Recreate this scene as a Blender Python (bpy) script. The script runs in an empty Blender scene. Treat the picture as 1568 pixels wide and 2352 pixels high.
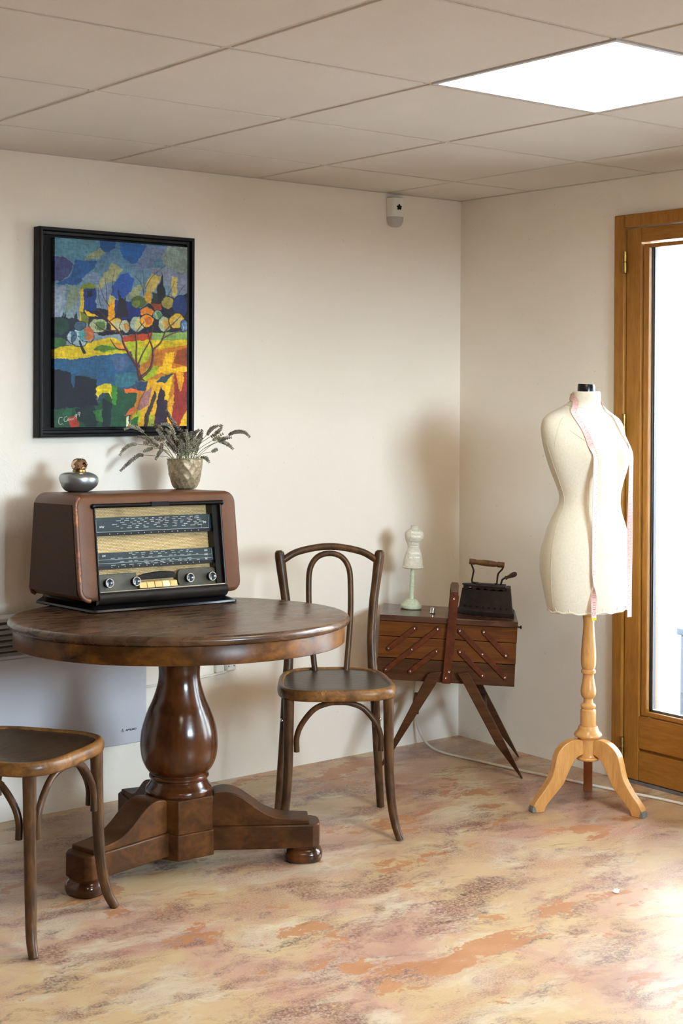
import bpy, bmesh, math, random
import numpy as np
from math import sin, cos, pi, radians, sqrt, atan2
from mathutils import Vector, Matrix, noise as mnoise

random.seed(7)
SC = bpy.context.scene
COL = SC.collection
V = Vector

# ------------------------------------------------------------------ camera
CAM = V((-4.0165, -4.3103, 1.3599))
YAW, PIT, ROLL = 0.9004, 0.01, 0.0045
FPX, SHY = 3400.9, -240.38
F2 = V((cos(YAW), sin(YAW), 0.0))          # horizontal view direction
R2 = V((sin(YAW), -cos(YAW), 0.0))         # to the right of the view


def make_camera():
    fw = V((cos(YAW) * cos(PIT), sin(YAW) * cos(PIT), -sin(PIT)))
    r = R2.copy()
    up = r.cross(fw)
    r2 = r * cos(ROLL) + up * sin(ROLL)
    u2 = -r * sin(ROLL) + up * cos(ROLL)
    cd = bpy.data.cameras.new('camera')
    cd.sensor_fit = 'VERTICAL'
    cd.sensor_height = 36.0
    cd.lens = 36.0 * FPX / 2352.0
    cd.shift_y = SHY / 2352.0
    cd.clip_start = 0.05
    co = bpy.data.objects.new('camera', cd)
    m = Matrix((r2, u2, -fw)).transposed().to_4x4()
    m.translation = CAM
    co.matrix_world = m
    COL.objects.link(co)
    SC.camera = co


make_camera()

# ------------------------------------------------------------------ materials
def srgb(r, g, b):
    f = lambda c: (c / 255 / 12.92) if c / 255 <= 0.04045 else ((c / 255 + 0.055) / 1.055) ** 2.4
    return (f(r), f(g), f(b), 1.0)


class NT:
    """small helper round a node tree"""
    def __init__(s, name):
        s.m = bpy.data.materials.new(name)
        s.m.use_nodes = True
        s.t = s.m.node_tree
        s.t.nodes.clear()
        s.out = s.n('ShaderNodeOutputMaterial')
        s.b = s.n('ShaderNodeBsdfPrincipled')
        s.l(s.b.outputs[0], s.out.inputs[0])
        s._co = None

    def n(s, kind, **kw):
        x = s.t.nodes.new(kind)
        for k, v in kw.items():
            setattr(x, k, v)
        return x

    def l(s, a, b):
        s.t.links.new(a, b)

    def put(s, sock, v):
        if hasattr(v, 'is_output'):
            s.l(v, sock)
        else:
            sock.default_value = v

    def co(s, kind='Object'):
        if s._co is None:
            s._co = s.n('ShaderNodeTexCoord')
        return s._co.outputs[kind]

    def map(s, scale=(1, 1, 1), rot=(0, 0, 0), loc=(0, 0, 0), src=None):
        m = s.n('ShaderNodeMapping')
        m.inputs['Scale'].default_value = scale
        m.inputs['Rotation'].default_value = rot
        m.inputs['Location'].default_value = loc
        s.l(src if src is not None else s.co(), m.inputs['Vector'])
        return m.outputs[0]

    def noise(s, vec, scale=5, detail=4, rough=0.5, dist=0.0):
        x = s.n('ShaderNodeTexNoise')
        s.l(vec, x.inputs['Vector'])
        x.inputs['Scale'].default_value = scale
        x.inputs['Detail'].default_value = detail
        x.inputs['Roughness'].default_value = rough
        x.inputs['Distortion'].default_value = dist
        return x.outputs['Fac']

    def ramp(s, fac, stops, interp='LINEAR'):
        x = s.n('ShaderNodeValToRGB')
        x.color_ramp.interpolation = interp
        e = x.color_ramp.elements
        while len(e) < len(stops):
            e.new(0.5)
        for i, (p, c) in enumerate(stops):
            e[i].position = p
            if isinstance(c, (int, float)):
                c = (c, c, c, 1)
            e[i].color = c
        s.l(fac, x.inputs[0])
        return x.outputs[0]

    def mix(s, fac, a, b, mode='MIX'):
        x = s.n('ShaderNodeMix', data_type='RGBA', blend_type=mode)
        s.put(x.inputs[0], fac)
        s.put(x.inputs[6], a)
        s.put(x.inputs[7], b)
        return x.outputs[2]

    def math(s, op, a, b=0.0, clamp=False):
        x = s.n('ShaderNodeMath', operation=op, use_clamp=clamp)
        s.put(x.inputs[0], a)
        s.put(x.inputs[1], b)
        return x.outputs[0]

    def bump(s, h, strength=0.2, dist=0.01):
        x = s.n('ShaderNodeBump')
        x.inputs['Strength'].default_value = strength
        x.inputs['Distance'].default_value = dist
        s.l(h, x.inputs['Height'])
        s.l(x.outputs[0], s.b.inputs['Normal'])

    def set(s, **kw):
        names = dict(color='Base Color', rough='Roughness', metal='Metallic', spec='Specular IOR Level',
                     coat='Coat Weight', coatr='Coat Roughness', ior='IOR', trans='Transmission Weight',
                     sheen='Sheen Weight', alpha='Alpha', emit='Emission Color', emits='Emission Strength',
                     sss='Subsurface Weight')
        for k, v in kw.items():
            s.put(s.b.inputs[names[k]], v)
        return s


def plain(name, c, rough=0.5, metal=0.0, var=0.06, scale=30, bump=0.0, **kw):
    t = NT(name)
    f = t.noise(t.co(), scale, 4)
    d = tuple(max(0, x * (1 - var * 2)) for x in c[:3]) + (1,)
    e = tuple(min(1, x * (1 + var * 2)) for x in c[:3]) + (1,)
    t.set(color=t.ramp(f, [(0.3, d), (0.7, e)]), rough=rough, metal=metal, **kw)
    if bump:
        t.bump(t.noise(t.co(), scale * 4, 3), bump, 0.002)
    return t.m


def wood(name, c1, c2, grain=(6, 60, 60), rough=0.35, scale=1.0, blotch=0.5, dark=None, coat=0.0, bump=0.05, wear=None, spec=0.5):
    """grain = mapping scale; the smallest number lies along the grain"""
    t = NT(name)
    v = t.map(grain)
    f = t.noise(v, scale, 6, 0.6, 0.6)
    col = t.ramp(f, [(0.32, c1), (0.68, c2)])
    if dark is not None:
        g = t.noise(t.co(), 5.0, 4, 0.6, 1.2)
        k = t.ramp(g, [(0.42, 0.0), (0.66, blotch)])
        col = t.mix(k, col, dark)
    fine = t.noise(t.map(tuple(x * 4 for x in grain)), scale, 3, 0.6)
    col = t.mix(t.ramp(fine, [(0.45, 0.0), (0.75, 0.28)]), col, tuple(x * 0.35 for x in c1[:3]) + (1,))
    if wear is not None:
        w = t.noise(t.co(), 38, 6, 0.7)
        col = t.mix(t.ramp(w, [(0.58, 0.0), (0.66, 0.6)]), col, wear)
    t.set(color=col, rough=t.ramp(f, [(0.2, max(0.05, rough - 0.06)), (0.8, rough + 0.08)]), coat=coat, coatr=0.12, spec=spec)
    if bump:
        t.bump(fine, bump, 0.002)
    return t.m


M = {}


def build_materials():
    # plaster walls: warm cream with trowel marks
    t = NT('cream_plaster')
    n1 = t.noise(t.co(), 1.6, 5, 0.55, 0.4)
    base = t.ramp(n1, [(0.3, srgb(237, 228, 214)), (0.7, srgb(242, 234, 221))])
    sp = t.noise(t.co(), 60, 2)
    base = t.mix(t.ramp(sp, [(0.70, 0.0), (0.80, 0.35)]), base, srgb(180, 160, 140))
    t.set(color=base, rough=0.78, spec=0.25)
    h1 = t.noise(t.map((7, 7, 7)), 1.0, 6, 0.62, 1.5)
    h2 = t.noise(t.co(), 170, 3, 0.6)
    sc = t.ramp(t.noise(t.map((9, 9, 3)), 1.0, 2, 0.5, 3.0), [(0.485, 0.0), (0.5, 1.0), (0.515, 0.0)])
    hh = t.math('ADD', t.math('MULTIPLY', h1, 1.0), t.math('MULTIPLY', h2, 0.22))
    hh = t.math('ADD', hh, t.math('MULTIPLY', sc, 0.10))
    t.bump(hh, 0.34, 0.008)
    M['wall'] = t.m

    t = NT('ceiling_tile')
    f = t.noise(t.co(), 3, 3)
    g = t.noise(t.co(), 220, 2)
    c = t.ramp(f, [(0.3, srgb(214, 208, 201)), (0.7, srgb(219, 214, 207))])
    c = t.mix(t.ramp(g, [(0.5, 0.0), (0.75, 0.18)]), c, srgb(188, 181, 172))
    t.set(color=c, rough=0.9, spec=0.15)
    t.bump(g, 0.12, 0.002)
    M['tile'] = t.m
    M['dark_wall'] = plain('darkened_fill_wall', srgb(128, 116, 104), 0.8, 0, 0.04, 3)  # walls out of view, colour darkened to reduce fill light
    M['grid'] = plain('ceiling_grid_paint', srgb(196, 190, 180), 0.55, 0, 0.02)
    M['gap'] = plain('tile_gap', srgb(92, 80, 66), 0.9, 0, 0.05)

    # stained and worn concrete floor
    t = NT('stained_concrete')
    P = t.co()
    warp = t.n('ShaderNodeTexNoise')
    t.l(P, warp.inputs['Vector'])
    warp.inputs['Scale'].default_value = 3.2
    warp.inputs['Detail'].default_value = 5
    warp.inputs['Roughness'].default_value = 0.6
    wv = t.n('ShaderNodeVectorMath', operation='SCALE')
    t.l(warp.outputs['Color'], wv.inputs[0])
    wv.inputs['Scale'].default_value = 0.22
    av = t.n('ShaderNodeVectorMath', operation='ADD')
    t.l(P, av.inputs[0])
    t.l(wv.outputs[0], av.inputs[1])
    Q = av.outputs[0]
    grain = t.noise(P, 190, 3, 0.75)
    grain2 = t.noise(P, 95, 4, 0.75)
    a = t.noise(Q, 2.4, 5, 0.6)
    col = t.ramp(a, [(0.30, srgb(172, 134, 116)), (0.42, srgb(190, 153, 126)), (0.50, srgb(194, 166, 124)), (0.62, srgb(190, 158, 122)), (0.74, srgb(182, 146, 126))])
    # pale cream scumble, broken by the grain
    p = t.noise(t.map((3.0, 5.0, 1), (0, 0, 0.55), (4, 1, 0), Q), 1.3, 8, 0.7)
    k = t.math('MULTIPLY', t.ramp(p, [(0.50, 0.0), (0.60, 0.85)]), t.ramp(grain, [(0.30, 0.45), (0.55, 1.0)]))
    col = t.mix(k, col, srgb(204, 190, 164))

    def blotch(col, loc, scl, lo, hi, amt, c, gr, rot=0.5, st=(1, 1.9, 1), g0=0.38, g1=0.56):
        n = t.noise(t.map(tuple(x * scl for x in st), (0, 0, rot), loc, Q), 1.0, 7, 0.66)
        k = t.ramp(n, [(lo, 0.0), (hi, 1.0)])
        g = t.ramp(gr, [(g0, 0.08), (g1, 1.0)])
        k = t.math('MULTIPLY', t.math('MULTIPLY', k, g), amt, True)
        return t.mix(k, col, c)
    col = blotch(col, (7, 3, 0), 2.8, 0.46, 0.62, 0.72, srgb(158, 108, 96), grain)
    col = blotch(col, (1, 9, 0), 3.4, 0.52, 0.63, 0.85, srgb(118, 74, 70), grain2)
    col = blotch(col, (11, 2, 0), 3.9, 0.55, 0.66, 0.85, srgb(108, 66, 62), grain)
    col = blotch(col, (5, 5, 0), 5.0, 0.57, 0.68, 0.85, srgb(74, 56, 58), grain2, 0.62, (1, 2.4, 1))
    # terracotta where the coat has worn through, crisp ragged edges
    ter = t.ramp(t.noise(P, 9, 4), [(0.3, srgb(164, 108, 70)), (0.7, srgb(180, 126, 84))])
    rag = t.noise(P, 26, 6, 0.7)
    def worn(col, loc, st, lo, amt, det):
        n = t.noise(t.map(st, (0, 0, 0.58), loc, Q), 1.0, det, 0.66)
        n = t.math('ADD', n, t.math('MULTIPLY', t.math('SUBTRACT', rag, 0.5), 0.16))
        k = t.ramp(n, [(lo, 0.0), (lo + 0.010, 1.0)])
        k = t.math('MULTIPLY', k, t.ramp(grain2, [(0.30, 0.55), (0.42, 1.0)]))
        return t.mix(t.math('MULTIPLY', k, amt), col, ter), k
    col, k1 = worn(col, (2.3, 0.4, 0), (2.0, 3.8, 1), 0.600, 0.9, 7)
    col, k2 = worn(col, (8.3, 2.4, 0), (3.6, 7.0, 1), 0.625, 0.85, 7)
    # dark scuffs and a fine speckle
    n = t.noise(t.map((5, 15, 1), (0, 0, 0.75), (3, 3, 0), Q), 1.0, 4, 0.6)
    k = t.math('MULTIPLY', t.ramp(n, [(0.65, 0.0), (0.72, 0.75)]), t.ramp(grain2, [(0.35, 0.2), (0.55, 1.0)]))
    col = t.mix(k, col, srgb(70, 60, 58))
    col = t.mix(t.ramp(grain, [(0.56, 0.0), (0.72, 0.25)]), col, srgb(124, 88, 74))
    ro = t.ramp(t.noise(Q, 4, 4), [(0.3, 0.28), (0.7, 0.44)])
    t.set(color=col, rough=ro, spec=0.6)
    t.bump(t.math('SUBTRACT', grain2, t.math('MULTIPLY', k1, 0.6)), 0.06, 0.003)
    M['floor'] = t.m

    # timbers
    M['walnut_top'] = wood('walnut_tabletop', srgb(62, 40, 26), srgb(108, 76, 50), (5, 24, 24), 0.27, 1.0, 0.6, srgb(44, 30, 22), 0.0, 0.01, None, 0.42)
    M['walnut'] = wood('walnut_veneer', srgb(62, 34, 12), srgb(124, 78, 28), (10, 10, 16), 0.30, 1.0, 0.8, srgb(38, 21, 10), 0.0, 0.01, None, 0.18)
    M['walnut_turned'] = wood('walnut_turned', srgb(52, 25, 10), srgb(92, 50, 20), (12, 12, 3), 0.17, 1.3, 0.5, srgb(32, 16, 8), 0.12, 0.0, None, 0.4)
    M['walnut_base'] = wood('walnut_plinth', srgb(58, 34, 15), srgb(100, 61, 27), (14, 14, 20), 0.40, 1.0, 0.6, srgb(34, 20, 13), 0.0, 0.04, None, 0.18)
    M['bentwood'] = wood('bentwood_beech', srgb(58, 37, 20), srgb(104, 71, 40), (40, 40, 8), 0.36, 1.2, 0.6, srgb(28, 19, 13), 0.0, 0.03, None, 0.28)
    M['bentwood_rim'] = wood('bentwood_seat_rim', srgb(92, 60, 29), srgb(152, 106, 55), (26, 26, 40), 0.34, 1.0, 0.6, srgb(46, 29, 17), 0.0, 0.04, srgb(176, 130, 82), 0.3)
    t = NT('pressed_plywood_seat')
    w = t.n('ShaderNodeTexWave', wave_type='RINGS', rings_direction='Z')
    t.l(t.map((1, 1, 1)), w.inputs['Vector'])
    w.inputs['Scale'].default_value = 9
    w.inputs['Distortion'].default_value = 9
    w.inputs['Detail'].default_value = 3
    f = t.noise(t.co(), 12, 4)
    c = t.ramp(f, [(0.3, srgb(46, 34, 25)), (0.7, srgb(72, 55, 40))])
    c = t.mix(t.ramp(w.outputs['Fac'], [(0.6, 0.0), (0.8, 0.25)]), c, srgb(86, 70, 56))
    t.set(color=c, rough=0.36, spec=0.4)
    t.bump(w.outputs['Fac'], 0.10, 0.002)
    M['seat'] = t.m
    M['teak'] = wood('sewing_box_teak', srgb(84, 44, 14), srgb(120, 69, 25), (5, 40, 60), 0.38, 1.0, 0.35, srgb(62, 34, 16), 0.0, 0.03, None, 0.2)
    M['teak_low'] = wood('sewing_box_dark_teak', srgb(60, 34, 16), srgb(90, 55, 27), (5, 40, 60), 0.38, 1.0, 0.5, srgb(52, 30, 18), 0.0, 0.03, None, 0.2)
    M['teak_lid'] = wood('sewing_box_lid', srgb(72, 42, 29), srgb(100, 64, 48), (8, 50, 50), 0.24, 1.0, 0.3, srgb(70, 40, 30), 0.2, 0.02)
    M['strap'] = wood('sewing_box_strap', srgb(74, 32, 16), srgb(106, 52, 25), (30, 40, 30), 0.33, 1.0, 0.3, srgb(60, 28, 16), 0.0, 0.02, None, 0.25)
    M['beech'] = wood('varnished_beech', srgb(198, 142, 78), srgb(216, 164, 98), (40, 40, 6), 0.3, 1.0, 0.25, srgb(190, 132, 70), 0.15, 0.02)
    M['beech_shaded'] = wood('shaded_beech', srgb(150, 90, 54), srgb(170, 106, 66), (30, 30, 6), 0.4, 1.0, 0.2, srgb(130, 76, 46))  # darker, redder beech: shade of the rear leg put into its colour
    M['door'] = wood('door_oak', srgb(150, 99, 36), srgb(174, 120, 50), (60, 60, 7), 0.36, 1.0, 0.2, srgb(138, 90, 33), 0.0, 0.03, None, 0.3)
    M['doorh'] = wood('door_oak_rail', srgb(144, 94, 34), srgb(168, 115, 47), (60, 7, 60), 0.36, 1.0, 0.2, srgb(138, 90, 33), 0.0, 0.03, None, 0.3)
    M['oak_outside'] = wood('toned_down_oak', srgb(92, 52, 26), srgb(110, 64, 34), (60, 60, 7), 0.5)  # outer bead oak, darkened to offset overexposure outside the glass
    M['handle_wood'] = wood('old_handle_wood', srgb(98, 68, 42), srgb(140, 104, 66), (60, 60, 14), 0.5, 1.0, 0.5, srgb(70, 48, 32))
    M['handle_dark'] = wood('dark_handle_wood', srgb(60, 40, 30), srgb(88, 60, 46), (60, 60, 14), 0.45, 1.0, 0.5, srgb(46, 32, 26))
    # others
    M['black_frame'] = plain('black_lacquer', srgb(12, 13, 18), 0.34, 0, 0.15, 10, spec=0.22)
    M['black_matt'] = plain('black_recess', srgb(6, 6, 8), 0.8, 0, 0.1, 10)
    M['bakelite'] = plain('black_bakelite', srgb(14, 13, 15), 0.24, 0, 0.2, 14, spec=0.3)
    M['side_cloth_shaded'] = plain('shaded_leathercloth', srgb(66, 45, 32), 0.6, 0, 0.1, 200, 0.1, spec=0.12)
    M['brown_bakelite'] = plain('dark_brown_bakelite', srgb(30, 25, 22), 0.3, 0, 0.2, 14, spec=0.3)
    t = NT('brown_leathercloth')
    f = t.noise(t.co(), 7, 4, 0.6)
    g = t.noise(t.co(), 420, 2, 0.6)
    c = t.ramp(f, [(0.3, srgb(88, 54, 32)), (0.7, srgb(108, 68, 41))])
    t.set(color=t.mix(t.ramp(g, [(0.4, 0.0), (0.7, 0.3)]), c, srgb(60, 35, 23)), rough=0.38, spec=0.22)
    t.bump(g, 0.18, 0.001)
    M['leather'] = t.m
    t = NT('worn_edge_leather')
    g = t.noise(t.co(), 140, 4, 0.7)
    z = t.noise(t.co(), 9, 3)
    c = t.mix(t.ramp(g, [(0.42, 0.0), (0.52, 1.0)]), srgb(52, 32, 22), srgb(176, 104, 44))
    t.set(color=t.mix(t.ramp(z, [(0.40, 0.0), (0.55, 1.0)]), srgb(96, 58, 38), c), rough=0.5)
    M['leather_worn'] = t.m
    # woven speaker cloth
    t = NT('speaker_cloth')
    br = t.n('ShaderNodeTexBrick')
    t.l(t.map((1, 1, 1), (radians(90), 0, 0)), br.inputs['Vector'])
    br.inputs['Scale'].default_value = 1.0
    br.inputs['Brick Width'].default_value = 0.0046
    br.inputs['Row Height'].default_value = 0.0042
    br.inputs['Mortar Size'].default_value = 0.0008
    br.inputs['Mortar Smooth'].default_value = 0.6
    br.inputs['Color1'].default_value = srgb(222, 194, 142)
    br.inputs['Color2'].default_value = srgb(208, 178, 124)
    br.inputs['Mortar'].default_value = srgb(128, 100, 62)
    s = t.noise(t.co(), 14, 3)
    t.set(color=t.mix(t.ramp(s, [(0.56, 0.0), (0.74, 0.45)]), br.outputs['Color'], srgb(96, 70, 42)), rough=0.8)
    M['cloth'] = t.m
    M['dial'] = plain('dark_dial_glass', srgb(44, 56, 60), 0.2, 0, 0.12, 20)
    M['dial_edge'] = plain('dial_edge', srgb(18, 22, 30), 0.2, 0, 0.1)
    M['print'] = plain('dial_print', srgb(168, 178, 172), 0.6, 0, 0.05)
    M['ivory'] = plain('yellowed_ivory', srgb(206, 172, 102), 0.4, 0, 0.08, 60)
    M['ivory_pale'] = plain('pale_ivory', srgb(232, 214, 160), 0.4, 0, 0.05, 60)
    M['knob'] = plain('knob_face', srgb(46, 50, 58), 0.18, 0.3, 0.1)
    M['chrome'] = plain('chrome', srgb(214, 212, 208), 0.18, 1.0, 0.03)
    M['brass'] = plain('aged_brass', srgb(150, 124, 70), 0.32, 1.0, 0.15, 60)
    M['silver'] = plain('satin_pewter', srgb(166, 172, 172), 0.30, 0.85, 0.02, 20)
    M['plate_olive'] = plain('olive_bakelite', srgb(58, 54, 40), 0.38, 0, 0.2, 30)
    t = NT('amber_glass')
    t.set(color=srgb(204, 176, 150), rough=0.03, metal=1.0)
    M['amber_glass'] = t.m
    t = NT('hammered_gold')
    g = t.noise(t.co(), 120, 4, 0.7)
    t.set(color=t.ramp(g, [(0.3, srgb(122, 104, 78)), (0.7, srgb(196, 178, 144))]), rough=0.42, metal=0.45)
    t.bump(g, 0.3, 0.002)
    M['gold'] = t.m
    M['lavender'] = plain('dried_lavender', srgb(146, 140, 120), 0.85, 0, 0.3, 90)
    M['lavender_dark'] = plain('dried_lavender_dark', srgb(118, 110, 96), 0.85, 0, 0.3, 90)
    M['stem'] = plain('dried_stem', srgb(128, 130, 88), 0.8, 0, 0.2, 60)
    t = NT('mannequin_linen')
    w1 = t.n('ShaderNodeTexWave', wave_type='BANDS', bands_direction='X')
    w2 = t.n('ShaderNodeTexWave', wave_type='BANDS', bands_direction='Z')
    for w in (w1, w2):
        t.l(t.map((1, 1, 1), (0.3, 0.35, 0.2)), w.inputs['Vector'])
        w.inputs['Scale'].default_value = 330
        w.inputs['Distortion'].default_value = 3
        w.inputs['Detail Scale'].default_value = 0.4
    h = t.math('ADD', w1.outputs['Fac'], w2.outputs['Fac'])
    f = t.noise(t.co(), 160, 3, 0.7)
    t.set(color=t.ramp(f, [(0.3, srgb(214, 207, 186)), (0.7, srgb(226, 220, 202))]), rough=0.85, spec=0.2, sheen=0.2)
    t.bump(h, 0.10, 0.001)
    M['linen'] = t.m
    M['thread'] = plain('seam_thread', srgb(196, 188, 160), 0.9, 0, 0.05)
    M['tape'] = plain('tape_vinyl', srgb(226, 190, 186), 0.5, 0, 0.02)
    M['tape_red'] = plain('tape_red_print', srgb(198, 52, 54), 0.5, 0, 0.05)
    M['tape_pink'] = plain('tape_tick_print', srgb(206, 96, 100), 0.5, 0, 0.05)
    M['tape_metal'] = plain('tape_brass_tip', srgb(222, 196, 40), 0.3, 0.4, 0.05)
    t = NT('rusty_iron')
    g = t.noise(t.co(), 40, 5, 0.7)
    t.set(color=t.ramp(g, [(0.35, srgb(40, 38, 39)), (0.75, srgb(62, 54, 50))]), rough=0.62, metal=0.35)
    t.bump(t.noise(t.co(), 260, 3), 0.25, 0.001)
    M['iron'] = t.m
    t = NT('figurine_resin')
    sep = t.n('ShaderNodeSeparateXYZ')
    t.l(t.co(), sep.inputs[0])
    g = t.noise(t.co(), 90, 4, 0.6)
    t.set(color=t.ramp(g, [(0.3, srgb(196, 188, 166)), (0.7, srgb(214, 208, 190))]), rough=0.6)
    M['resin'] = t.m
    t = NT('figurine_green')
    g = t.noise(t.co(), 120, 4, 0.6)
    t.set(color=t.ramp(g, [(0.3, srgb(176, 186, 152)), (0.7, srgb(206, 214, 186))]), rough=0.5)
    M['mint'] = t.m
    M['white_print'] = plain('white_print', srgb(244, 242, 234), 0.7, 0, 0.02)
    M['white_metal'] = plain('white_enamel', srgb(196, 196, 202), 0.42, 0, 0.015, 3)
    M['grille'] = plain('grille_shadow', srgb(44, 42, 42), 0.7, 0, 0.1)
    M['slat'] = plain('grille_slat', srgb(150, 146, 144), 0.5, 0, 0.05)
    M['white_plastic'] = plain('white_plastic', srgb(232, 230, 222), 0.4, 0, 0.02)
    M['grey_plastic'] = plain('grey_translucent_plastic', srgb(186, 182, 178), 0.4, 0, 0.05)
    M['cable'] = plain('white_cable', srgb(222, 218, 206), 0.5, 0, 0.06)
    M['logo'] = plain('black_logo_ink', srgb(40, 40, 48), 0.6, 0, 0.05)
    M['dark_tip'] = plain('grey_foot_tip', srgb(116, 116, 112), 0.6, 0, 0.15, 60)
    M['gasket'] = plain('black_gasket', srgb(16, 20, 32), 0.5, 0, 0.1)
    M['spacer'] = plain('aluminium_spacer', srgb(234, 240, 246), 0.6, 0, 0.02)
    M['threshold'] = plain('grey_threshold', srgb(112, 106, 104), 0.6, 0, 0.1)
    M['render'] = plain('white_render', srgb(232, 224, 220), 0.9, 0, 0.04, 6)
    M['pink_render'] = plain('pink_render', srgb(214, 184, 168), 0.9, 0, 0.05, 8)
    M['patio'] = plain('dimmed_patio', srgb(150, 147, 142), 0.8, 0, 0.08, 5)  # paving tone darkened to send less light up the walls
    M['shutter'] = plain('blue_grey_shutter', srgb(24, 36, 50), 0.6, 0, 0.1, 10)
    t = NT('door_glass')
    t.t.nodes.remove(t.b)
    tr = t.n('ShaderNodeBsdfTransparent')
    tr.inputs[0].default_value = (0.93, 0.96, 0.97, 1)
    gl = t.n('ShaderNodeBsdfGlossy')
    gl.inputs['Roughness'].default_value = 0.02
    fr = t.n('ShaderNodeFresnel')
    fr.inputs['IOR'].default_value = 1.45
    ms = t.n('ShaderNodeMixShader')
    t.l(fr.outputs[0], ms.inputs[0])
    t.l(tr.outputs[0], ms.inputs[1])
    t.l(gl.outputs[0], ms.inputs[2])
    t.l(ms.outputs[0], t.out.inputs[0])
    M['glass'] = t.m
    t = NT('led_diffuser')
    t.set(color=(0.9, 0.9, 0.9, 1), emit=(1.0, 0.87, 0.68, 1), emits=LED)
    M['led'] = t.m
    t = NT('painted_canvas')
    at = t.n('ShaderNodeAttribute', attribute_name='paint')
    g = t.noise(t.co(), 260, 3, 0.7)
    t.set(color=at.outputs['Color'], rough=0.42, spec=0.25)
    t.bump(g, 0.35, 0.002)
    M['paint'] = t.m


LED = 9.5
build_materials()

# ------------------------------------------------------------------ mesh helpers
def cr(pts, n=8, closed=False):
    """Catmull-Rom through points (tuples of any length)"""
    P = [np.array(p, float) for p in pts]
    N = len(P)
    out = []
    rng = range(N) if closed else range(N - 1)
    for i in rng:
        p1, p2 = P[i], P[(i + 1) % N]
        p0 = P[(i - 1) % N] if (closed or i > 0) else 2 * p1 - p2
        p3 = P[(i + 2) % N] if (closed or i + 2 < N) else 2 * p2 - p1
        for k in range(n):
            t = k / n
            out.append(0.5 * ((2 * p1) + (-p0 + p2) * t + (2 * p0 - 5 * p1 + 4 * p2 - p3) * t * t + (-p0 + 3 * p1 - 3 * p2 + p3) * t ** 3))
    if not closed:
        out.append(P[-1])
    return out


class MB:
    def __init__(s):
        s.bm = bmesh.new()

    def box(s, lo, hi, M4=None):
        r = bmesh.ops.create_cube(s.bm, size=1.0)
        lo, hi = V(lo), V(hi)
        c = (lo + hi) / 2
        d = hi - lo
        for v in r['verts']:
            v.co = V((v.co.x * d.x, v.co.y * d.y, v.co.z * d.z)) + c
            if M4 is not None:
                v.co = M4 @ v.co
        return s

    def loft(s, rings, closed=True, cap0=True, cap1=True, M4=None):
        """rings: lists of 3-vectors, all the same length"""
        vv = []
        for r in rings:
            vv.append([s.bm.verts.new((M4 @ V(p)) if M4 is not None else V(p)) for p in r])
        n = len(rings[0])
        for a, b in zip(vv[:-1], vv[1:]):
            for i in range(n if closed else n - 1):
                j = (i + 1) % n
                try:
                    s.bm.faces.new((a[i], a[j], b[j], b[i]))
                except ValueError:
                    pass
        if closed and n > 2:
            if cap0:
                s.bm.faces.new(list(reversed(vv[0])))
            if cap1:
                s.bm.faces.new(vv[-1])
        return s

    def tube(s, pts, rad, n=12, cap=True, flat=None, up=None, M4=None):
        """rad: number or list; flat=(a,b): elliptical factors along (side, up)"""
        P = [V(p) for p in pts]
        m = len(P)
        if isinstance(rad, (int, float)):
            rad = [rad] * m
        tang = []
        for i in range(m):
            d = P[min(i + 1, m - 1)] - P[max(i - 1, 0)]
            tang.append(d.normalized() if d.length > 1e-9 else V((0, 0, 1)))
        u = V(up) if up is not None else (V((0, 0, 1)) if abs(tang[0].z) < 0.9 else V((1, 0, 0)))
        side = tang[0].cross(u).normalized()
        rings = []
        for i in range(m):
            t = tang[i]
            side = (side - t * side.dot(t)).normalized()
            nrm = side.cross(t).normalized()
            a, b = flat if flat else (1, 1)
            rings.append([P[i] + side * (cos(2 * pi * k / n) * rad[i] * a) + nrm * (sin(2 * pi * k / n) * rad[i] * b) for k in range(n)])
        return s.loft(rings, True, cap, cap, M4)

    def lathe(s, prof, n=48, M4=None, cap=True):
        """prof: (r, z) from one end to the other"""
        rings = [[(max(r, 1e-5) * cos(2 * pi * k / n), max(r, 1e-5) * sin(2 * pi * k / n), z) for k in range(n)] for r, z in prof]
        return s.loft(rings, True, cap, cap, M4)

    def prism(s, poly, h0, h1, M4=None):
        """polygon in XY between z=h0 and z=h1, then placed with M4"""
        return s.loft([[(x, y, h0) for x, y in poly], [(x, y, h1) for x, y in poly]], True, True, True, M4)

    def ball(s, c, r, u=12, v=8, M4=None):
        res = bmesh.ops.create_uvsphere(s.bm, u_segments=u, v_segments=v, radius=1.0)
        rr = V((r, r, r)) if isinstance(r, (int, float)) else V(r)
        for w in res['verts']:
            w.co = V((w.co.x * rr.x, w.co.y * rr.y, w.co.z * rr.z)) + V(c)
            if M4 is not None:
                w.co = M4 @ w.co
        return s

    def build(s, name, mat, parent=None, bevel=0.0, seg=2, smooth=True, angle=38, recalc=True):
        if recalc:
            bmesh.ops.recalc_face_normals(s.bm, faces=s.bm.faces)
        me = bpy.data.meshes.new(name)
        s.bm.to_mesh(me)
        s.bm.free()
        o = bpy.data.objects.new(name, me)
        COL.objects.link(o)
        me.materials.append(M[mat] if isinstance(mat, str) else mat)
        if smooth:
            me.shade_smooth()
            if hasattr(me, 'set_sharp_from_angle'):
                me.set_sharp_from_angle(angle=radians(angle))
        if bevel:
            b = o.modifiers.new('bevel', 'BEVEL')
            b.width = bevel
            b.segments = seg
            b.limit_method = 'ANGLE'
            b.angle_limit = radians(40)
        if parent is not None:
            o.parent = parent
        return o


def tag(o, label=None, cat=None, group=None, kind=None):
    if label:
        o['label'] = label
    if cat:
        o['category'] = cat
    if group:
        o['group'] = group
    if kind:
        o['kind'] = kind
    return o


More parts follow.
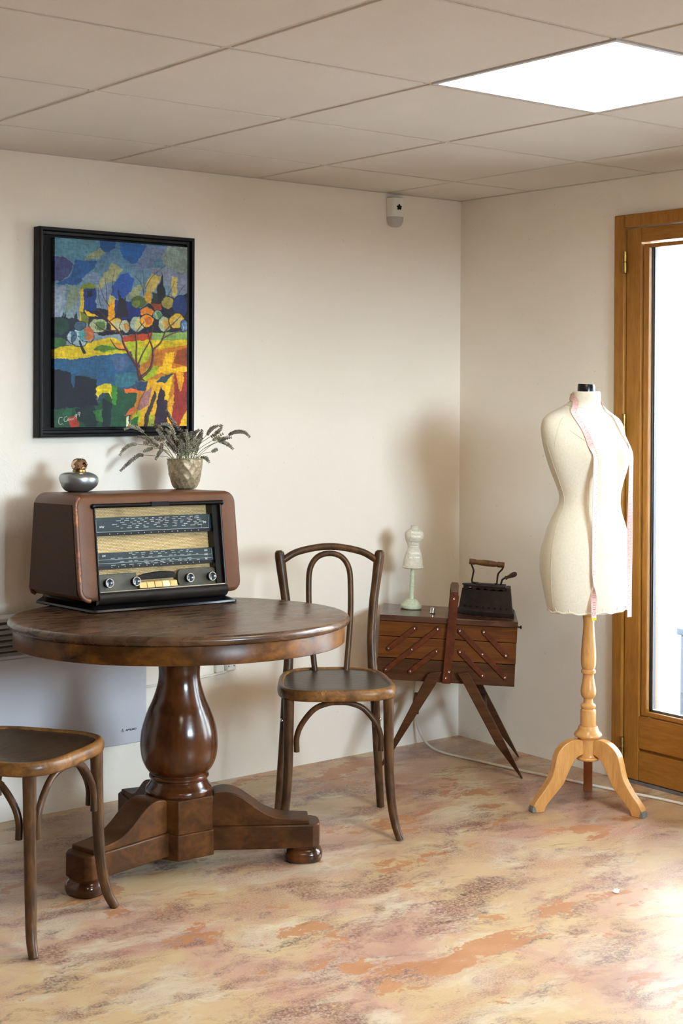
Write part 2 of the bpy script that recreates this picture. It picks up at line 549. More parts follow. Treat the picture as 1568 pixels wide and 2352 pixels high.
def empty(name, mtx, label=None, cat=None, group=None, kind=None):
    o = bpy.data.objects.new(name, None)
    o.empty_display_size = 0.1
    o.matrix_world = mtx if isinstance(mtx, Matrix) else Matrix.Translation(V(mtx))
    COL.objects.link(o)
    return tag(o, label, cat, group, kind)


def frame(origin, xa, ya=None, za=(0, 0, 1)):
    xa = V(xa).normalized()
    za = V(za).normalized()
    ya = V(ya).normalized() if ya is not None else za.cross(xa).normalized()
    m = Matrix((xa, ya, za)).transposed().to_4x4()
    m.translation = V(origin)
    return m


def text_mesh(txt, size, name='t', align='CENTER', bold=0.0, depth=0.0):
    cu = bpy.data.curves.new(name, 'FONT')
    cu.body = txt
    cu.size = size
    cu.align_x = align
    cu.align_y = 'CENTER'
    cu.resolution_u = 2
    cu.offset = bold
    cu.extrude = depth
    o = bpy.data.objects.new(name, cu)
    COL.objects.link(o)
    dg = bpy.context.evaluated_depsgraph_get()
    dg.update()
    me = bpy.data.meshes.new_from_object(o.evaluated_get(dg))
    bpy.data.objects.remove(o)
    bpy.data.curves.remove(cu)
    return me


def add_text(mb, txt, size, fn, align='CENTER', bold=0.0, sx=1.0):
    """puts the letters into builder mb; fn maps (x, y) on the sheet to a point"""
    me = text_mesh(txt, size, 't', align, bold)
    vs = [mb.bm.verts.new(V(fn(v.co.x * sx, v.co.y))) for v in me.vertices]
    for p in me.polygons:
        try:
            mb.bm.faces.new([vs[i] for i in p.vertices])
        except ValueError:
            pass
    bpy.data.meshes.remove(me)
    return mb


def copy_tree(o, parent=None):
    c = o.copy()
    COL.objects.link(c)
    if parent is not None:
        c.parent = parent
    for ch in [k for k in bpy.data.objects if k.parent == o]:
        copy_tree(ch, c)
    return c

# ------------------------------------------------------------------ the room
H = 2.1192
GX = [-(0.3838 + 0.6 * k) for k in range(11)]      # ceiling grid lines
GY = [-(0.3838 + 0.6 * k) for k in range(11)]
X0, Y0 = -6.2, -5.5                                 # far sides of the room, behind the camera


def room():
    b = MB().box((X0, Y0, -0.12), (0, 0, 0))
    tag(b.build('floor', 'floor', smooth=False), 'mottled cream and terracotta stained concrete floor', 'floor', kind='structure')
    # outer walls
    b = MB().box((X0 - 0.2, 0, -0.12), (0.3, 0.25, 2.5))
    tag(b.build('wall_left', 'wall', smooth=False), 'cream plaster wall with the painting', 'wall', kind='structure')
    b = MB()
    b.box((0, -0.823, -0.12), (0.30, 0.0, 2.5))
    b.box((0, -2.42, 1.965), (0.30, -0.823, 2.5))
    b.box((0, -4.20, -0.12), (0.30, -2.42, 2.5))
    b.box((0, -5.00, -0.12), (0.30, -4.20, 1.00))
    b.box((0, -5.00, 2.08), (0.30, -4.20, 2.5))
    b.box((0, Y0, -0.12), (0.30, -5.00, 2.5))
    tag(b.build('wall_right', 'wall', smooth=False), 'cream plaster wall holding the glazed door', 'wall', kind='structure')
    b = MB().box((X0 - 0.2, Y0, -0.12), (X0, 0, 2.5))
    tag(b.build('wall_far', 'dark_wall', smooth=False), 'unseen wall facing the glazed door, darkened to cut bounced light', 'wall', kind='structure')
    b = MB()
    b.box((X0 - 0.2, Y0 - 0.2, -0.12), (-2.15, Y0, 2.5))
    b.box((-0.95, Y0 - 0.2, -0.12), (0.3, Y0, 2.5))
    b.box((-2.15, Y0 - 0.2, -0.12), (-0.95, Y0, 1.20))
    b.box((-2.15, Y0 - 0.2, 2.08), (-0.95, Y0, 2.5))
    tag(b.build('wall_back', 'dark_wall', smooth=False), 'unseen wall facing the painting, darkened to cut bounced light', 'wall', kind='structure')

    # suspended ceiling
    lights = {(1, 2), (4, 5), (1, 5)}     # column, row of the tiles that are LED panels
    xs = [0.0] + [x for x in GX if x > X0] + [X0]
    ys = [0.0] + [y for y in GY if y > Y0] + [Y0]
    g = 0.0090
    t = MB()
    for i in range(len(xs) - 1):
        for j in range(len(ys) - 1):
            if (i - 1, j - 1) in {(c - 0, r) for c, r in lights}:
                continue
            x1, x2 = xs[i + 1] + g, xs[i] - (g if i else 0)
            y1, y2 = ys[j + 1] + g, ys[j] - (g if j else 0)
            t.box((x1, y1, H), (x2, y2, H + 0.02))
    ce = tag(t.build('ceiling', 'tile', smooth=False, bevel=0.002, seg=1), 'suspended ceiling of square beige tiles', 'ceiling', kind='structure')
    r = MB()
    for x in xs[1:-1]:
        r.box((x - 0.0045, Y0, H + 0.003), (x + 0.0095, 0, H + 0.006))
    for y in ys[1:-1]:
        r.box((X0, y - 0.0045, H + 0.0032), (0, y + 0.0095, H + 0.0062))
    r.box((X0, -0.012, H - 0.002), (0, -0.0005, H + 0.001))
    r.box((-0.012, Y0, H - 0.002), (-0.0005, 0, H + 0.001))
    r.build('ceiling_grid', 'grid', ce, smooth=False)
    k = MB().box((X0, Y0, H + 0.021), (0, 0, H + 0.03))
    k.build('ceiling_void', 'gap', ce, smooth=False)

    n = 0
    for c, rr in sorted(lights):
        xa, xb = xs[c + 2], xs[c + 1]
        ya, yb = ys[rr + 2], ys[rr + 1]
        lab = 'bright square LED panel set flush in the tiled ceiling' if (c, rr) == (1, 2) else 'square LED panel in the ceiling behind the viewer'
        e = empty('ceiling_light', ((xa + xb) / 2, (ya + yb) / 2, H), lab, 'ceiling light', None if (c, rr) == (1, 2) else 'ceiling panels out of view')
        w = 0.3 - 0.004
        fr = MB()
        for s in (-1, 1):
            fr.box((-w, s * w - (0.012 if s > 0 else 0), -0.001), (w, s * w + (0.012 if s < 0 else 0), 0.012))
            fr.box((s * w - (0.012 if s > 0 else 0), -w + 0.012, -0.001), (s * w + (0.012 if s < 0 else 0), w - 0.012, 0.012))
        fr.build('panel_frame', 'white_metal', e, smooth=False)
        MB().box((-w + 0.012, -w + 0.012, 0.003), (w - 0.012, w - 0.012, 0.008)).build('diffuser', 'led', e, smooth=False)


def door():
    e = empty('door_1', (0, 0, 0), 'glazed oak double door onto the courtyard', 'door', kind='structure')
    yA, yB, zT = -0.808, -2.435, 1.987
    w = 0.046
    b = MB()
    b.box((-0.016, yA - w, 0), (0.05, yA, zT))
    b.box((-0.016, yB, 0), (0.05, yB + w, zT))
    b.box((-0.016, yB + w, zT - w), (0.05, yA - w, zT))
    b.build('casing', 'door', e, bevel=0.004)
    ymid = (yA + yB) / 2

    def leaf(ya, yb, hinge_side):
        """ya: jamb side, yb: meeting side; sgn walks from jamb to meeting stile"""
        sg = -1 if yb < ya else 1
        P = lambda d: ya + sg * d
        W = abs(yb - ya)
        def bx(m, d0, d1, x0, x1, z0, z1):
            y0, y1 = sorted((P(d0), P(d1)))
            m.box((x0, y0, z0), (x1, y1, z1))
        top, bot = zT - w - 0.003, 0.012
        lf = MB()
        st = 0.066
        bx(lf, 0.002, st, -0.006, 0.05, bot, top)
        bx(lf, W - st, W - 0.002, -0.006, 0.05, bot, top)
        L = lf.build('door_leaf', 'door', e, bevel=0.002)
        ra = MB()
        bx(ra, st + .001, W - st - .001, -0.005, 0.05, 1.888, top)
        bx(ra, st + .001, W - st - .001, -0.005, 0.05, 0.125, 0.2375)
        bx(ra, st + .001, W - st - .001, -0.005, 0.05, bot, 0.1145)
        bx(ra, st + .001, W - st - .001, 0.006, 0.045, 0.11, 0.13)
        ra.build('rail', 'doorh', L, bevel=0.002)
        be = MB()
        g0, g1, zb, zt = st + 0.006, W - st - 0.006, 0.240, 1.881
        bw = 0.023
        bx(be, g0, g0 + bw, 0.001, 0.02, zb, zt)
        bx(be, g1 - bw, g1, 0.001, 0.02, zb, zt)
        bx(be, g0 + bw, g1 - bw, 0.001, 0.02, zb, zb + 0.016)
        bx(be, g0 + bw, g1 - bw, 0.001, 0.02, zt - 0.014, zt)
        be.build('glazing_bead', 'door', L, bevel=0.003)
        ob = MB()
        bx(ob, g0, g0 + 0.014, 0.050, 0.074, zb, zt)
        bx(ob, g1 - 0.014, g1, 0.050, 0.074, zb, zt)
        bx(ob, g0, g1, 0.050, 0.074, zb - .002, zb + 0.012)
        ob.build('outer_bead', 'oak_outside', L)
        sp = MB()
        bx(sp, g0 + 0.001, g0 + bw + 0.002, 0.028, 0.040, zb + .004, zt - .004)
        bx(sp, g1 - bw - 0.002, g1 - 0.001, 0.028, 0.040, zb + .004, zt - .004)
        bx(sp, g0, g1, 0.028, 0.040, zb + .004, zb + .022)
        sp.build('spacer', 'spacer', L)
        gk = MB()
        bx(gk, g0 + bw + 0.002, g0 + bw + 0.0075, 0.026, 0.041, zb + .022, zt - .008)
        bx(gk, g1 - bw - .0075, g1 - bw - .002, 0.026, 0.041, zb + .022, zt - .008)
        gk.build('gasket', 'gasket', L)
        gl = MB()
        bx(gl, g0 + 0.004, g1 - 0.004, 0.0205, 0.0245, zb + 0.004, zt - 0.004)
        gl.build('glass_pane', 'glass', L, smooth=False)
        for z in (1.82, 1.252, 0.119):
            hg = MB()
            yh = P(-0.0015) + sg * 0.005
            hg.lathe([(0.001, -0.038), (0.0085, -0.037), (0.0085, -0.002), (0.0066, -0.001), (0.0066, 0.001), (0.0085, 0.002), (0.0085, 0.037), (0.001, 0.038)], 14, Matrix.Translation((-0.018, yh, z)))
            hg.box((-0.02, yh - 0.002, z - .034), (-0.003, yh + .014 * sg if sg > 0 else yh + .002, z - .006))
            hg.build('hinge', 'brass', L)
    leaf(yA - w - 0.002, ymid + 0.001, 0)
    leaf(yB + w + 0.002, ymid - 0.001, 1)
    MB().box((-0.012, yB, -0.001), (0.30, yA - 0.03, 0.009)).build('threshold', 'threshold', e)


def window():
    e = empty('window_1', (0, 0, 0), 'oak framed window beyond the glazed door, out of the picture', 'window', kind='structure')
    b = MB()
    for y0, y1, z0, z1 in ((-4.26, -4.20, 1.00, 2.08), (-5.00, -4.94, 1.00, 2.08), (-4.64, -4.58, 1.06, 2.02), (-4.94, -4.26, 1.00, 1.06), (-4.94, -4.26, 2.02, 2.08)):
        b.box((0.0, y0, z0), (0.06, y1, z1))
    b.build('window_frame', 'door', e, bevel=0.004)
    for y0, y1 in ((-4.58, -4.26), (-4.94, -4.64)):
        MB().box((0.026, y0, 1.06), (0.030, y1, 2.02)).build('glass_pane', 'glass', e, smooth=False)


def back_window():  # window added out of view to daylight the painting wall
    e = empty('added_window', (0, Y0, 0), 'oak framed window added behind the viewer for daylight on the painting wall', 'window', kind='structure')
    b = MB()
    for x0, x1, z0, z1 in ((-2.15, -2.09, 1.20, 2.08), (-1.01, -0.95, 1.20, 2.08), (-1.57, -1.53, 1.26, 2.02), (-2.09, -1.01, 1.20, 1.26), (-2.09, -1.01, 2.02, 2.08)):
        b.box((x0, -0.06, z0), (x1, 0.0, z1))
    b.build('window_frame', 'door', e, bevel=0.004)
    for x0, x1 in ((-2.09, -1.57), (-1.53, -1.01)):
        MB().box((x0, -0.030, 1.26), (x1, -0.026, 2.02)).build('glass_pane', 'glass', e, smooth=False)


def outside():
    tag(MB().box((0.30, -12, -0.16), (12, 9, -0.04)).box((-12, -14, -0.16), (0.3, Y0 - 0.2, -0.04)).build('ground_outside', 'patio', smooth=False), 'paved courtyard outside the door, darkened to bounce less light', 'courtyard', kind='structure')
    tag(MB().box((0.302, 0.8, -0.04), (5, 1.0, 3.2)).build('wall_outside', 'render', smooth=False), 'white rendered courtyard wall outside the door', 'wall', kind='structure')
    e = empty('planter_box', (1.05, -0.64, -0.04), 'dark blue-grey box standing outside behind the door glass', 'planter')
    b = MB()
    b.box((-.15, -.265, 0), (.15, .265, 0.40))
    b.build('trough', 'shutter', e, bevel=0.008)
    MB().box((-.16, -.275, 0.40), (.16, .275, 0.43)).build('rim', 'shutter', e, bevel=0.004)
    tag(MB().box((4.2, -9.0, -0.04), (4.5, 0.79, 3.3)).build('wall_sky_block', 'render', smooth=False), 'unseen white wall added to block sky light from the door', 'wall', kind='structure')  # added out of view to cut sky light entering the door
    w = bpy.data.worlds.new('sky')
    SC.world = w
    w.use_nodes = True
    bg = w.node_tree.nodes['Background']
    nt = w.node_tree
    tc = nt.nodes.new('ShaderNodeTexCoord')
    sx = nt.nodes.new('ShaderNodeSeparateXYZ')
    rp = nt.nodes.new('ShaderNodeValToRGB')
    nt.links.new(tc.outputs['Generated'], sx.inputs[0])
    nt.links.new(sx.outputs['Z'], rp.inputs[0])
    el = rp.color_ramp.elements
    while len(el) < 4:
        el.new(0.5)
    # overcast sky shaped for level light: brightest just above the horizon, dimmer overhead
    for k, (p, v) in enumerate(((0.0, 0.15), (0.02, 1.25), (0.30, 1.05), (0.6, 0.36))):
        el[k].position = p
        el[k].color = (SKYC[0] * v, SKYC[1] * v, SKYC[2] * v, 1)
    nt.links.new(rp.outputs[0], bg.inputs[0])
    bg.inputs[1].default_value = SKY
    for y0, y1, z0, z1 in ((-2.42, -0.823, 0.0, 1.96), (-5.00, -4.20, 1.0, 2.08)):
        ld = bpy.data.lights.new('door_portal', 'AREA')
        ld.shape = 'RECTANGLE'
        ld.size = y1 - y0
        ld.size_y = z1 - z0
        ld.cycles.is_portal = True
        lo = bpy.data.objects.new('door_portal', ld)
        lo.matrix_world = frame((0.10, (y0 + y1) / 2, (z1 + z0) / 2), (0, 1, 0), (0, 0, 1), (1, 0, 0))
        COL.objects.link(lo)
    ld = bpy.data.lights.new('back_window_portal', 'AREA')
    ld.shape = 'RECTANGLE'
    ld.size, ld.size_y = 1.20, 0.88
    ld.cycles.is_portal = True
    lo = bpy.data.objects.new('back_window_portal', ld)
    lo.matrix_world = frame((-1.55, Y0 - 0.08, 1.64), (-1, 0, 0), (0, 0, 1), (0, -1, 0))
    COL.objects.link(lo)


SKY = 54.0
SKYC = (0.74, 0.88, 1.0)
EXPO = 0.78
room()
door()
window()
back_window()
outside()

# ------------------------------------------------------------------ round table
TC = V((-1.7276, -0.6757, 0.0))
ZT = 0.717
SKEW = Matrix.Rotation(-0.004, 4, V((F2.x, F2.y, 0)))
TILT = V((0, 0, 1)).rotation_difference(V((F2.x * 0.030, F2.y * 0.030, 1.0)).normalized()).to_matrix().to_4x4()


def on_table(x, y, rot=0.0):
    """frame on the (very slightly sagging) table top at world x, y"""
    d = V((x - TC.x, y - TC.y, 0)).dot(F2)
    s = V((x - TC.x, y - TC.y, 0)).dot(R2)
    return Matrix.Translation((x, y, ZT - 0.030 * d + 0.004 * s + 0.0006)) @ TILT @ SKEW @ Matrix.Rotation(rot, 4, 'Z')


def round_table():
    e = empty('round_table', TC, 'round walnut pedestal table carrying the old radio', 'table')
    T = Matrix.Translation((0.002, -0.002, ZT)) @ TILT @ SKEW
    prof = [(0.001, -0.027), (0.472, -0.026), (0.480, -0.0255), (0.4855, -0.022), (0.489, -0.0155), (0.4885, -0.010), (0.485, -0.004), (0.479, -0.001), (0.472, 0.0), (0.001, 0.0)]
    MB().lathe(prof, 128, T).build('tabletop', 'walnut_top', e, angle=50)
    MB().lathe([(0.44, -0.077), (0.471, -0.077), (0.4735, -0.075), (0.474, -0.028), (0.473, -0.0265), (0.44, -0.0265)], 128, T).build('apron', 'walnut', e)
    # loft ends close to the middle: the two caps of that ring are the underside boards
    bz = 0.205
    prof = [(0.0610, 0.650), (0.0605, 0.575), (0.0593, 0.549), (0.0614, 0.524), (0.0685, 0.497), (0.0784, 0.469), (0.0907, 0.442), (0.1005, 0.414), (0.1080, 0.387), (0.1113, 0.360), (0.1117, 0.335), (0.1071, 0.305), (0.0970, 0.281), (0.0850, 0.266)]
    prof = [(0.001, 0.650)] + [tuple(p) for p in cr(prof, 5)]
    prof += [(0.0815, 0.2655), (0.0815, 0.262), (0.0840, 0.2605), (0.0862, 0.257), (0.0862, 0.252), (0.0840, 0.249), (0.0800, 0.2475), (0.0795, 0.243), (0.0815, 0.240), (0.0850, 0.234), (0.0885, 0.228), (0.0930, 0.224), (0.0960, 0.218), (0.0965, 0.212), (0.0945, 0.206), (0.001, 0.205)]
    MB().lathe(prof, 72).build('pedestal', 'walnut_turned', e, angle=30)
    hx = [(0.112 * cos(radians(a)), 0.112 * sin(radians(a))) for a in (-3, 57, 117, 177, 237, 297)]
    hub = MB()
    hub.prism([(x * 1.0, y * 1.0) for x, y in hx], 0.108, bz)
    hub.prism([(x * 1.035, y * 1.035) for x, y in hx], 0.036, 0.109)
    hub.build('hub', 'walnut_base', e, bevel=0.003)
    for ang in (-33, 79, 192):
        R = Matrix.Rotation(radians(ang), 4, 'Z') @ Matrix.Diagonal((0.96 if ang > 100 else 1.0, 1, 1, 1))
        b = MB()
        hw = 0.052
        out = [(0.085, -hw), (0.385, -hw), (0.403, -hw * 0.72), (0.407, -hw * 0.3), (0.407, hw * 0.3), (0.403, hw * 0.72), (0.385, hw), (0.085, hw)]
        b.prism(out, 0.046, 0.114, R)
        leg = b.build('leg', 'walnut_base', e, bevel=0.004)
        side = [(0.094, 0.113), (0.094, 0.2)] + [tuple(p) for p in cr([(0.10, 0.207), (0.125, 0.2115), (0.15, 0.209), (0.175, 0.199), (0.20, 0.182), (0.23, 0.160), (0.26, 0.143), (0.29, 0.134), (0.33, 0.1295), (0.375, 0.1275)], 4)] + [(0.375, 0.113)]
        Q = R @ Matrix(((1, 0, 0, 0), (0, 0, -1, 0), (0, 1, 0, 0), (0, 0, 0, 1)))
        MB().prism(side, -0.046, 0.046, Q).build('scroll', 'walnut_base', leg, bevel=0.003)
        f = MB()
        c0 = 0.360
        rings = []
        for k, (sx, z) in enumerate([(0.80, 0.0), (0.93, 0.003), (1.0, 0.013), (1.0, 0.022), (0.93, 0.033), (0.80, 0.040), (0.84, 0.0465)]):
            rr = []
            for q in range(28):
                a = 2 * pi * q / 28
                cx, sy = cos(a), sin(a)
                px = abs(cx) ** 0.75 * (1 if cx > 0 else -1)
                py = abs(sy) ** 0.75 * (1 if sy > 0 else -1)
                rr.append((c0 + px * 0.056 * sx, py * 0.056 * sx, z))
            rings.append(rr)
        f.loft(rings, M4=R)
        f.build('foot', 'walnut_turned', leg)
    return e


round_table()


# ------------------------------------------------------------------ bentwood chairs
def seat_outline(n=72, inset=0.0):
    """rounded trapezoid, +y towards the front"""
    pts = []
    for k in range(n):
        a = 2 * pi * k / n
        c, s = cos(a), sin(a)
        ex = 0.56
        px = abs(c) ** ex * (1 if c > 0 else -1)
        py = abs(s) ** ex * (1 if s > 0 else -1)
        y = 0.188 + py * (0.200 - inset)
        hw = 0.162 + 0.032 * (py * 0.5 + 0.5)
        pts.append((px * (hw - inset), y))
    return pts


def make_chair(label):
    e = empty('bentwood_chair', (0, 0, 0), label, 'chair', 'bentwood cafe chairs')
    zs = 0.460
    rings = []
    for d, z in [(0.034, -0.034), (0.006, -0.034), (0.001, -0.031), (-0.001, -0.024), (-0.001, -0.014), (0.001, -0.006), (0.005, -0.001), (0.010, 0.001), (0.015, 0.0), (0.0185, -0.003), (0.0195, -0.006)]:
        rings.append([(x, y, zs + z) for x, y in seat_outline(72, d)])
    b = MB()
    b.loft(rings, True, False, False)
    # inner wall so that the rim is a closed hoop
    b.loft([rings[-1], rings[0]], True, False, False)
    rim = b.build('seat_rim', 'bentwood_rim', e, angle=60)
    rings = []
    for d, z in [(0.0193, -0.012), (0.0193, -0.0055), (0.022, -0.0048), (0.06, -0.0036), (0.10, -0.0048), (0.14, -0.0056)]:
        rings.append([(x, y, zs + z) for x, y in seat_outline(72, d)])
    b = MB()
    b.loft(rings, True, True, True)
    b.build('seat', 'seat', e, angle=60)
    # front legs: straight and then kicked outwards
    for s in (-1, 1):
        p = cr([(s * 0.152, 0.338, 0.428), (s * 0.153, 0.340, 0.33), (s * 0.155, 0.343, 0.2), (s * 0.162, 0.349, 0.11), (s * 0.173, 0.358, 0.045), (s * 0.187, 0.374, 0.001)], 7)
        n = len(p)
        b = MB().tube(p, [0.0165 - 0.0045 * (i / n) for i in range(n)], 14)
        b.build('leg', 'bentwood', e)
    # rear legs run on upwards as the back posts
    for s in (-1, 1):
        p = cr([(s * 0.168, 0.004, 0.001), (s * 0.160, 0.014, 0.12), (s * 0.151, 0.022, 0.26), (s * 0.143, 0.024, 0.40), (s * 0.137, 0.014, 0.48), (s * 0.136, -0.002, 0.56), (s * 0.143, -0.016, 0.66), (s * 0.155, -0.028, 0.75), (s * 0.165, -0.037, 0.826), (s * 0.166, -0.0385, 0.840)], 7)
        rr = []
        for q in p:
            z = q[2]
            r = np.interp(z, [0, 0.3, 0.45, 0.62, 0.72, 0.78, 0.82, 0.834, 0.840], [0.0125, 0.0150, 0.0162, 0.0150, 0.0150, 0.0165, 0.0170, 0.0150, 0.008])
            rr.append(float(r))
        MB().tube(p, rr, 14).build('back_leg', 'bentwood', e)
    # crest rail between the posts
    p = cr([(-0.158, -0.033, 0.806), (-0.10, -0.044, 0.836), (0, -0.050, 0.851), (0.10, -0.044, 0.836), (0.158, -0.033, 0.806)], 10)
    MB().tube(p, 0.0115, 14).build('crest_rail', 'bentwood', e)
    # inner hoop
    p = cr([(-0.050, 0.030, 0.440), (-0.058, 0.010, 0.52), (-0.067, -0.012, 0.62), (-0.069, -0.030, 0.72), (-0.064, -0.038, 0.780), (-0.040, -0.042, 0.817), (0, -0.043, 0.829), (0.040, -0.042, 0.817), (0.064, -0.038, 0.780), (0.069, -0.030, 0.72), (0.067, -0.012, 0.62), (0.058, 0.010, 0.52), (0.050, 0.030, 0.440)], 7)
    MB().tube(p, 0.0095, 12).build('back_hoop', 'bentwood', e)
    # arched braces under the seat, a screw at the rear ends
    def brace(A, B):
        A, B = V(A), V(B)
        d = (B - A)
        L = d.length
        d.normalize()
        q = [A, A + V((0, 0, 0.045)), A + d * L * 0.06 + V((0, 0, 0.085)), A + d * L * 0.20 + V((0, 0, 0.128)), A + d * L * 0.36 + V((0, 0, 0.146)), A + d * L * 0.5 + V((0, 0, 0.149)),
             A + d * L * 0.64 + V((0, 0, 0.146)), A + d * L * 0.80 + V((0, 0, 0.128)), B - d * L * 0.06 + V((0, 0, 0.085)), B + V((0, 0, 0.045)), B]
        return MB().tube(cr(q, 6), 0.0088, 12).build('brace', 'bentwood', e)
    br = brace((-0.128, 0.345, 0.268), (0.128, 0.345, 0.268))
    for s in (-1, 1):
        br = brace((s * 0.158, 0.313, 0.272), (s * 0.147, 0.048, 0.272))
        MB().ball((s * 0.1345, 0.052, 0.300), (0.006, 0.006, 0.0055), 10, 6).ball((s * 0.160, 0.052, 0.300), (0.006, 0.006, 0.006), 10, 6).build('screw', 'chrome', br)
    return e


chair = make_chair('dark bentwood chair behind the right edge of the round table, its whole back in view')
fy = V((-0.5506, -0.8348, 0)).normalized()
chair.matrix_world = frame((-1.036, -0.497, 0), fy.cross(V((0, 0, 1))), fy, (0, 0, 1))
c2 = copy_tree(chair)
c2['label'] = 'dark bentwood chair in front of the radiator, cut off by the left edge'
fy = V((0.504, -0.863, 0)).normalized()
c2.matrix_world = frame((-2.423, -0.660, 0), fy.cross(V((0, 0, 1))), fy, (0, 0, 1)) @ Matrix.Diagonal((1.03, 1.03, 1.0, 1.0))


# ------------------------------------------------------------------ radio
def rrect(w0, w1, z0, z1, r, n=8):
    """rounded rectangle in x (w0..w1) and z (z0..z1), counter-clockwise"""
    pts = []
    for cx, cz, a0 in ((w1 - r, z0 + r, -90), (w1 - r, z1 - r, 0), (w0 + r, z1 - r, 90), (w0 + r, z0 + r, 180)):
        for k in range(n + 1):
            a = radians(a0 + 90 * k / n)
            pts.append((cx + r * cos(a), cz + r * sin(a)))
    return pts


RP = (-1.668, -0.332)


def radio():
    e = empty('radio', on_table(*RP) @ Matrix.Scale(1.035, 4), 'old brown valve radio with ivory keys standing on the round table', 'radio')
    yf = lambda z: -0.160 + 0.040 * (z - 0.032) / 0.30        # the front leans back
    yb = lambda z: 0.165 - 0.035 * (z - 0.032) / 0.30
    W, zb, zt = 0.2745, 0.030, 0.331
    ow, oz0, oz1 = 0.213, 0.034, 0.297
    N = 8
    def ring(inset, off, r=0.034, fn=yf):
        return [(x, fn(z) + off, z) for x, z in rrect(-W + inset, W - inset, zb + inset, zt - inset, max(r - inset, 0.006), N)]
    def oring(off, g=0.0):
        return [(x, yf(z) + off, z) for x, z in rrect(-ow - g, ow + g, oz0 - g, oz1 + g, 0.006, N)]
    b = MB()
    rings = [ring(0.012, 0.0, fn=yb), ring(0.003, -0.004, fn=yb), ring(0, -0.012, fn=yb), ring(0, 0.016), ring(0.0015, 0.008), ring(0.006, 0.002), ring(0.013, 0.0), oring(0.0, 0.004), oring(0.0), oring(0.044)]
    b.loft(rings)
    cab = b.build('cabinet', 'leather', e, angle=50)
    # worn binding along the left front edge and across the bottom corner
    pr = ring(0.0035, 0.0045)
    left = [p for p in pr if p[0] < -W + 0.036]
    left.sort(key=lambda p: -p[2])
    left = [p for p in left if p[2] < zt - 0.006]
    top = [(-W + 0.034 - 0.0, yf(zt) + 0.004, zt - 0.003)]
    b = MB().tube(left, 0.0062, 10)
    b.build('worn_edge', 'leather_worn', cab)
    b = MB().tube([(-W + 0.001, yb(0.03) - 0.02, 0.050), (-W + 0.006, yb(0.03) - 0.02, 0.038), (-W + 0.016, yb(0.03) - 0.022, 0.032)], 0.006, 8)
    b.build('worn_edge', 'leather_worn', cab)
    # side panels with a fine groove round them
    for s in (-1, 1):
        b = MB()
        po = [(yf(0.05) + 0.015, 0.046), (yf(0.30) + 0.015, 0.302), (yb(0.3) - 0.010, 0.302), (yb(0.05) - 0.010, 0.046)]
        rr = []
        for x in (s * (W - 0.001), s * (W + 0.0012)):
            rr.append([(x, y, z) for y, z in po])
        b.loft(rr)
        b.build('side_panel', 'side_cloth_shaded' if s < 0 else 'leather', cab, bevel=0.001)  # left panel's darker leathercloth has that side's shade in its colour
    # recess floor: speaker cloth
    yc = lambda z: yf(z) + 0.040
    b = MB()
    b.loft([[(-ow + .001, yc(oz0) + 0, oz0 + .001), (ow - .001, yc(oz0), oz0 + .001), (ow - .001, yc(oz1), oz1 - .001), (-ow + .001, yc(oz1), oz1 - .001)],
            [(-ow + .001, yc(oz0) + .003, oz0 + .001), (ow - .001, yc(oz0) + .003, oz0 + .001), (ow - .001, yc(oz1) + .003, oz1 - .001), (-ow + .001, yc(oz1) + .003, oz1 - .001)]])
    b.build('speaker_cloth', 'cloth', e, smooth=False)
    # black bezel: top bar, side strips, sloping inner cheek, skirt
    b = MB()
    b.tube([(-ow - 0.006, yf(oz1) - 0.002, oz1 + 0.001), (ow + 0.006, yf(oz1) - 0.002, oz1 + 0.001)], 0.0065, 10, flat=(1, 1))
    for s in (-1, 1):
        b.ball((s * (ow + 0.005), yf(oz1) - 0.003, oz1), 0.008, 10, 8)
        b.tube([(s * (ow + 0.001), yf(oz1) - 0.001, oz1), (s * (ow + 0.001), yf(0.03) - 0.001, 0.03)], 0.0034, 8)
    b.box((-0.03, yf(oz1) - 0.010, oz1 - 0.004), (0.03, yf(oz1) - 0.002, oz1 + 0.009))
    bz = b.build('bezel', 'bakelite', e)
    for s in (-1, 1):
        x0, x1 = sorted((s * (ow - 0.001), s * (ow - 0.024 if s > 0 else ow - 0.004)))
        b = MB().box((x0, -0.001, 0), (x1, 0.03, 1), Matrix(((1, 0, 0, 0), (0, 1, (yf(oz1) - yf(oz0)) / 1.0, yf(oz0) + 0.008), (0, 0, oz1 - oz0 - .004, oz0 + .002), (0, 0, 0, 1))))
        b.build('cheek', 'bakelite', bz, smooth=False)
    # curved skirt under the keys
    prof = [(0.000, 0.062), (-0.006, 0.061), (-0.014, 0.054), (-0.016, 0.044), (-0.012, 0.034), (-0.004, 0.027), (0.006, 0.024), (0.006, 0.062)]
    Q = Matrix(((0, 0, 1, 0), (1, 0, 0, yf(0.04) + 0.006), (0, 1, 0, -0.006), (0, 0, 0, 1)))
    MB().prism(prof, -ow - 0.004, ow + 0.004, Q).build('skirt', 'brown_bakelite', bz, angle=60)
    MB().box((-ow, yf(0.055) - 0.003, 0.0545), (ow, yf(0.055) + 0.006, 0.0575)).build('skirt_trim', 'chrome', bz)
    # plinth
    b = MB()
    rr = []
    for (dx, y0, y1, z) in [(0.244, -0.180, 0.165, 0.0), (0.246, -0.182, 0.166, 0.003), (0.244, -0.180, 0.165, 0.0085), (0.236, -0.168, 0.164, 0.013), (0.226, -0.135, 0.162, 0.020), (0.222, -0.118, 0.160, 0.033)]:
        c = 0.016
        rr.append([(-dx + c, y0, z), (dx - c, y0, z), (dx - c * .3, y0 + c * .3, z), (dx, y0 + c, z), (dx, y1, z), (-dx, y1, z), (-dx, y0 + c, z), (-dx + c * .3, y0 + c * .3, z)])
    b.loft(rr)
    b.build('plinth', 'bakelite', e, angle=30)
